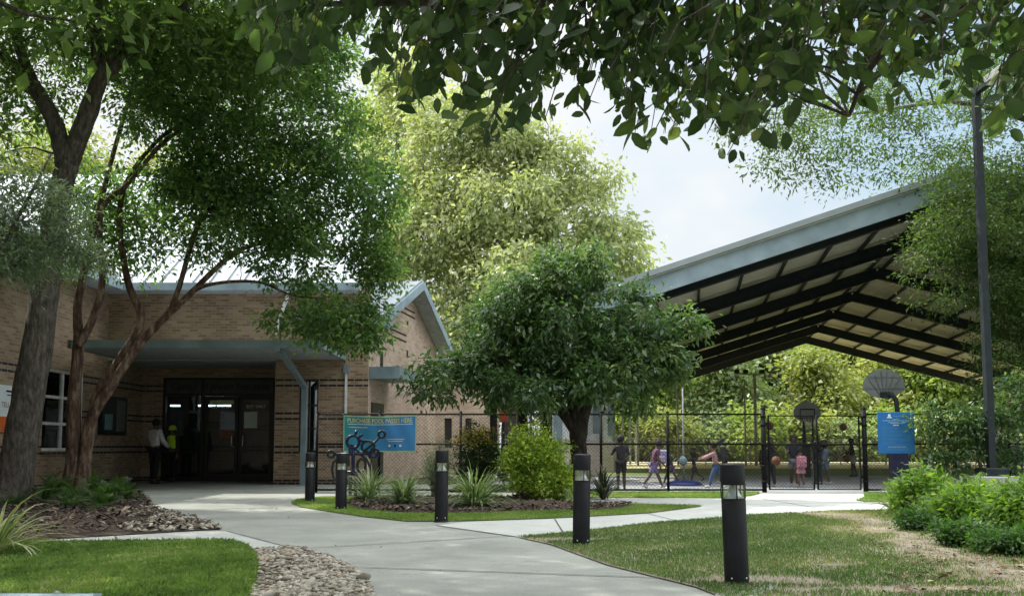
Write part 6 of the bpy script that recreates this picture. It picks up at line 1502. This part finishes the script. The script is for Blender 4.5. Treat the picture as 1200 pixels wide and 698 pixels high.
# ------------------------------------------------------------------ light, sky
SUN = Vector((-.72, .38, .95)).normalized()
el = math.asin(SUN.z); az = math.atan2(SUN.x, SUN.y)
ld = bpy.data.lights.new('sun', 'SUN'); ld.energy = 2.7; ld.angle = R(.53); ld.color = (1, .95, .86)
lo = bpy.data.objects.new('sun', ld); COL.objects.link(lo); lo.rotation_euler = SUN.to_track_quat('Z', 'Y').to_euler()
w = bpy.data.worlds.new('World'); sc.world = w; w.use_nodes = True; nt = w.node_tree; nt.nodes.clear(); L = nt.links
sky = N(nt, 'ShaderNodeTexSky', sky_type='NISHITA'); sky.sun_disc = False; sky.sun_elevation = el; sky.sun_rotation = az; sky.air_density = 1.0; sky.dust_density = 1.5; sky.ozone_density = 1.0
tc = N(nt, 'ShaderNodeTexCoord'); mp = N(nt, 'ShaderNodeMapping'); mp.inputs['Scale'].default_value = (1, 1, 1.5); mp.inputs['Location'].default_value = (.3, .1, .2); L.new(tc.outputs['Generated'], mp.inputs['Vector'])
no = N(nt, 'ShaderNodeTexNoise'); no.inputs['Scale'].default_value = 2.0; no.inputs['Detail'].default_value = 5; no.inputs['Roughness'].default_value = .52; L.new(mp.outputs[0], no.inputs['Vector'])
rp = ramp(nt, [(.33, (.05, .05, .05)), (.54, (1, 1, 1))]); L.new(no.outputs['Fac'], rp.inputs['Fac'])
mx = N(nt, 'ShaderNodeMix', data_type='RGBA'); L.new(rp.outputs['Color'], mx.inputs[0]); 
sz = N(nt, 'ShaderNodeSeparateXYZ'); L.new(tc.outputs['Generated'], sz.inputs[0])
fz = N(nt, 'ShaderNodeMapRange'); fz.inputs['From Min'].default_value = .25; fz.inputs['From Max'].default_value = .75; fz.inputs['To Min'].default_value = .12; fz.inputs['To Max'].default_value = 1; L.new(sz.outputs['Z'], fz.inputs['Value'])
hz = N(nt, 'ShaderNodeMix', data_type='RGBA'); L.new(fz.outputs[0], hz.inputs[0]); hz.inputs[6].default_value = (1.95, 2.65, 3.15, 1); L.new(sky.outputs[0], hz.inputs[7]); L.new(hz.outputs[2], mx.inputs[6]); 
ss = N(nt, 'ShaderNodeSeparateXYZ'); L.new(tc.outputs['Generated'], ss.inputs[0])
cr = ramp(nt, [(.0, (3.35, 3.45, 3.5)), (.42, (3.45, 3.55, 3.62)), (.8, (17, 17.2, 17.5))]); L.new(ss.outputs['Z'], cr.inputs['Fac']); L.new(cr.outputs['Color'], mx.inputs[7])
bg = N(nt, 'ShaderNodeBackground'); bg.inputs['Strength'].default_value = .12; L.new(mx.outputs[2], bg.inputs['Color'])
ow = N(nt, 'ShaderNodeOutputWorld'); L.new(bg.outputs[0], ow.inputs['Surface'])

sc.view_settings.view_transform = 'Standard'; sc.view_settings.look = 'None'; sc.view_settings.exposure = 1.2; sc.view_settings.gamma = 1; sc.view_settings.use_curve_mapping = False
sc.render.engine = 'CYCLES'; cy = sc.cycles
cy.max_bounces = 6; cy.diffuse_bounces = 3; cy.glossy_bounces = 3; cy.transmission_bounces = 4; cy.transparent_max_bounces = 10
cy.use_denoising = True; cy.sample_clamp_indirect = 6; cy.caustics_reflective = False; cy.caustics_refractive = False
try: cy.denoiser = 'OPENIMAGEDENOISE'; cy.denoising_input_passes = 'RGB_ALBEDO_NORMAL'; cy.denoising_prefilter = 'ACCURATE'
except Exception: pass
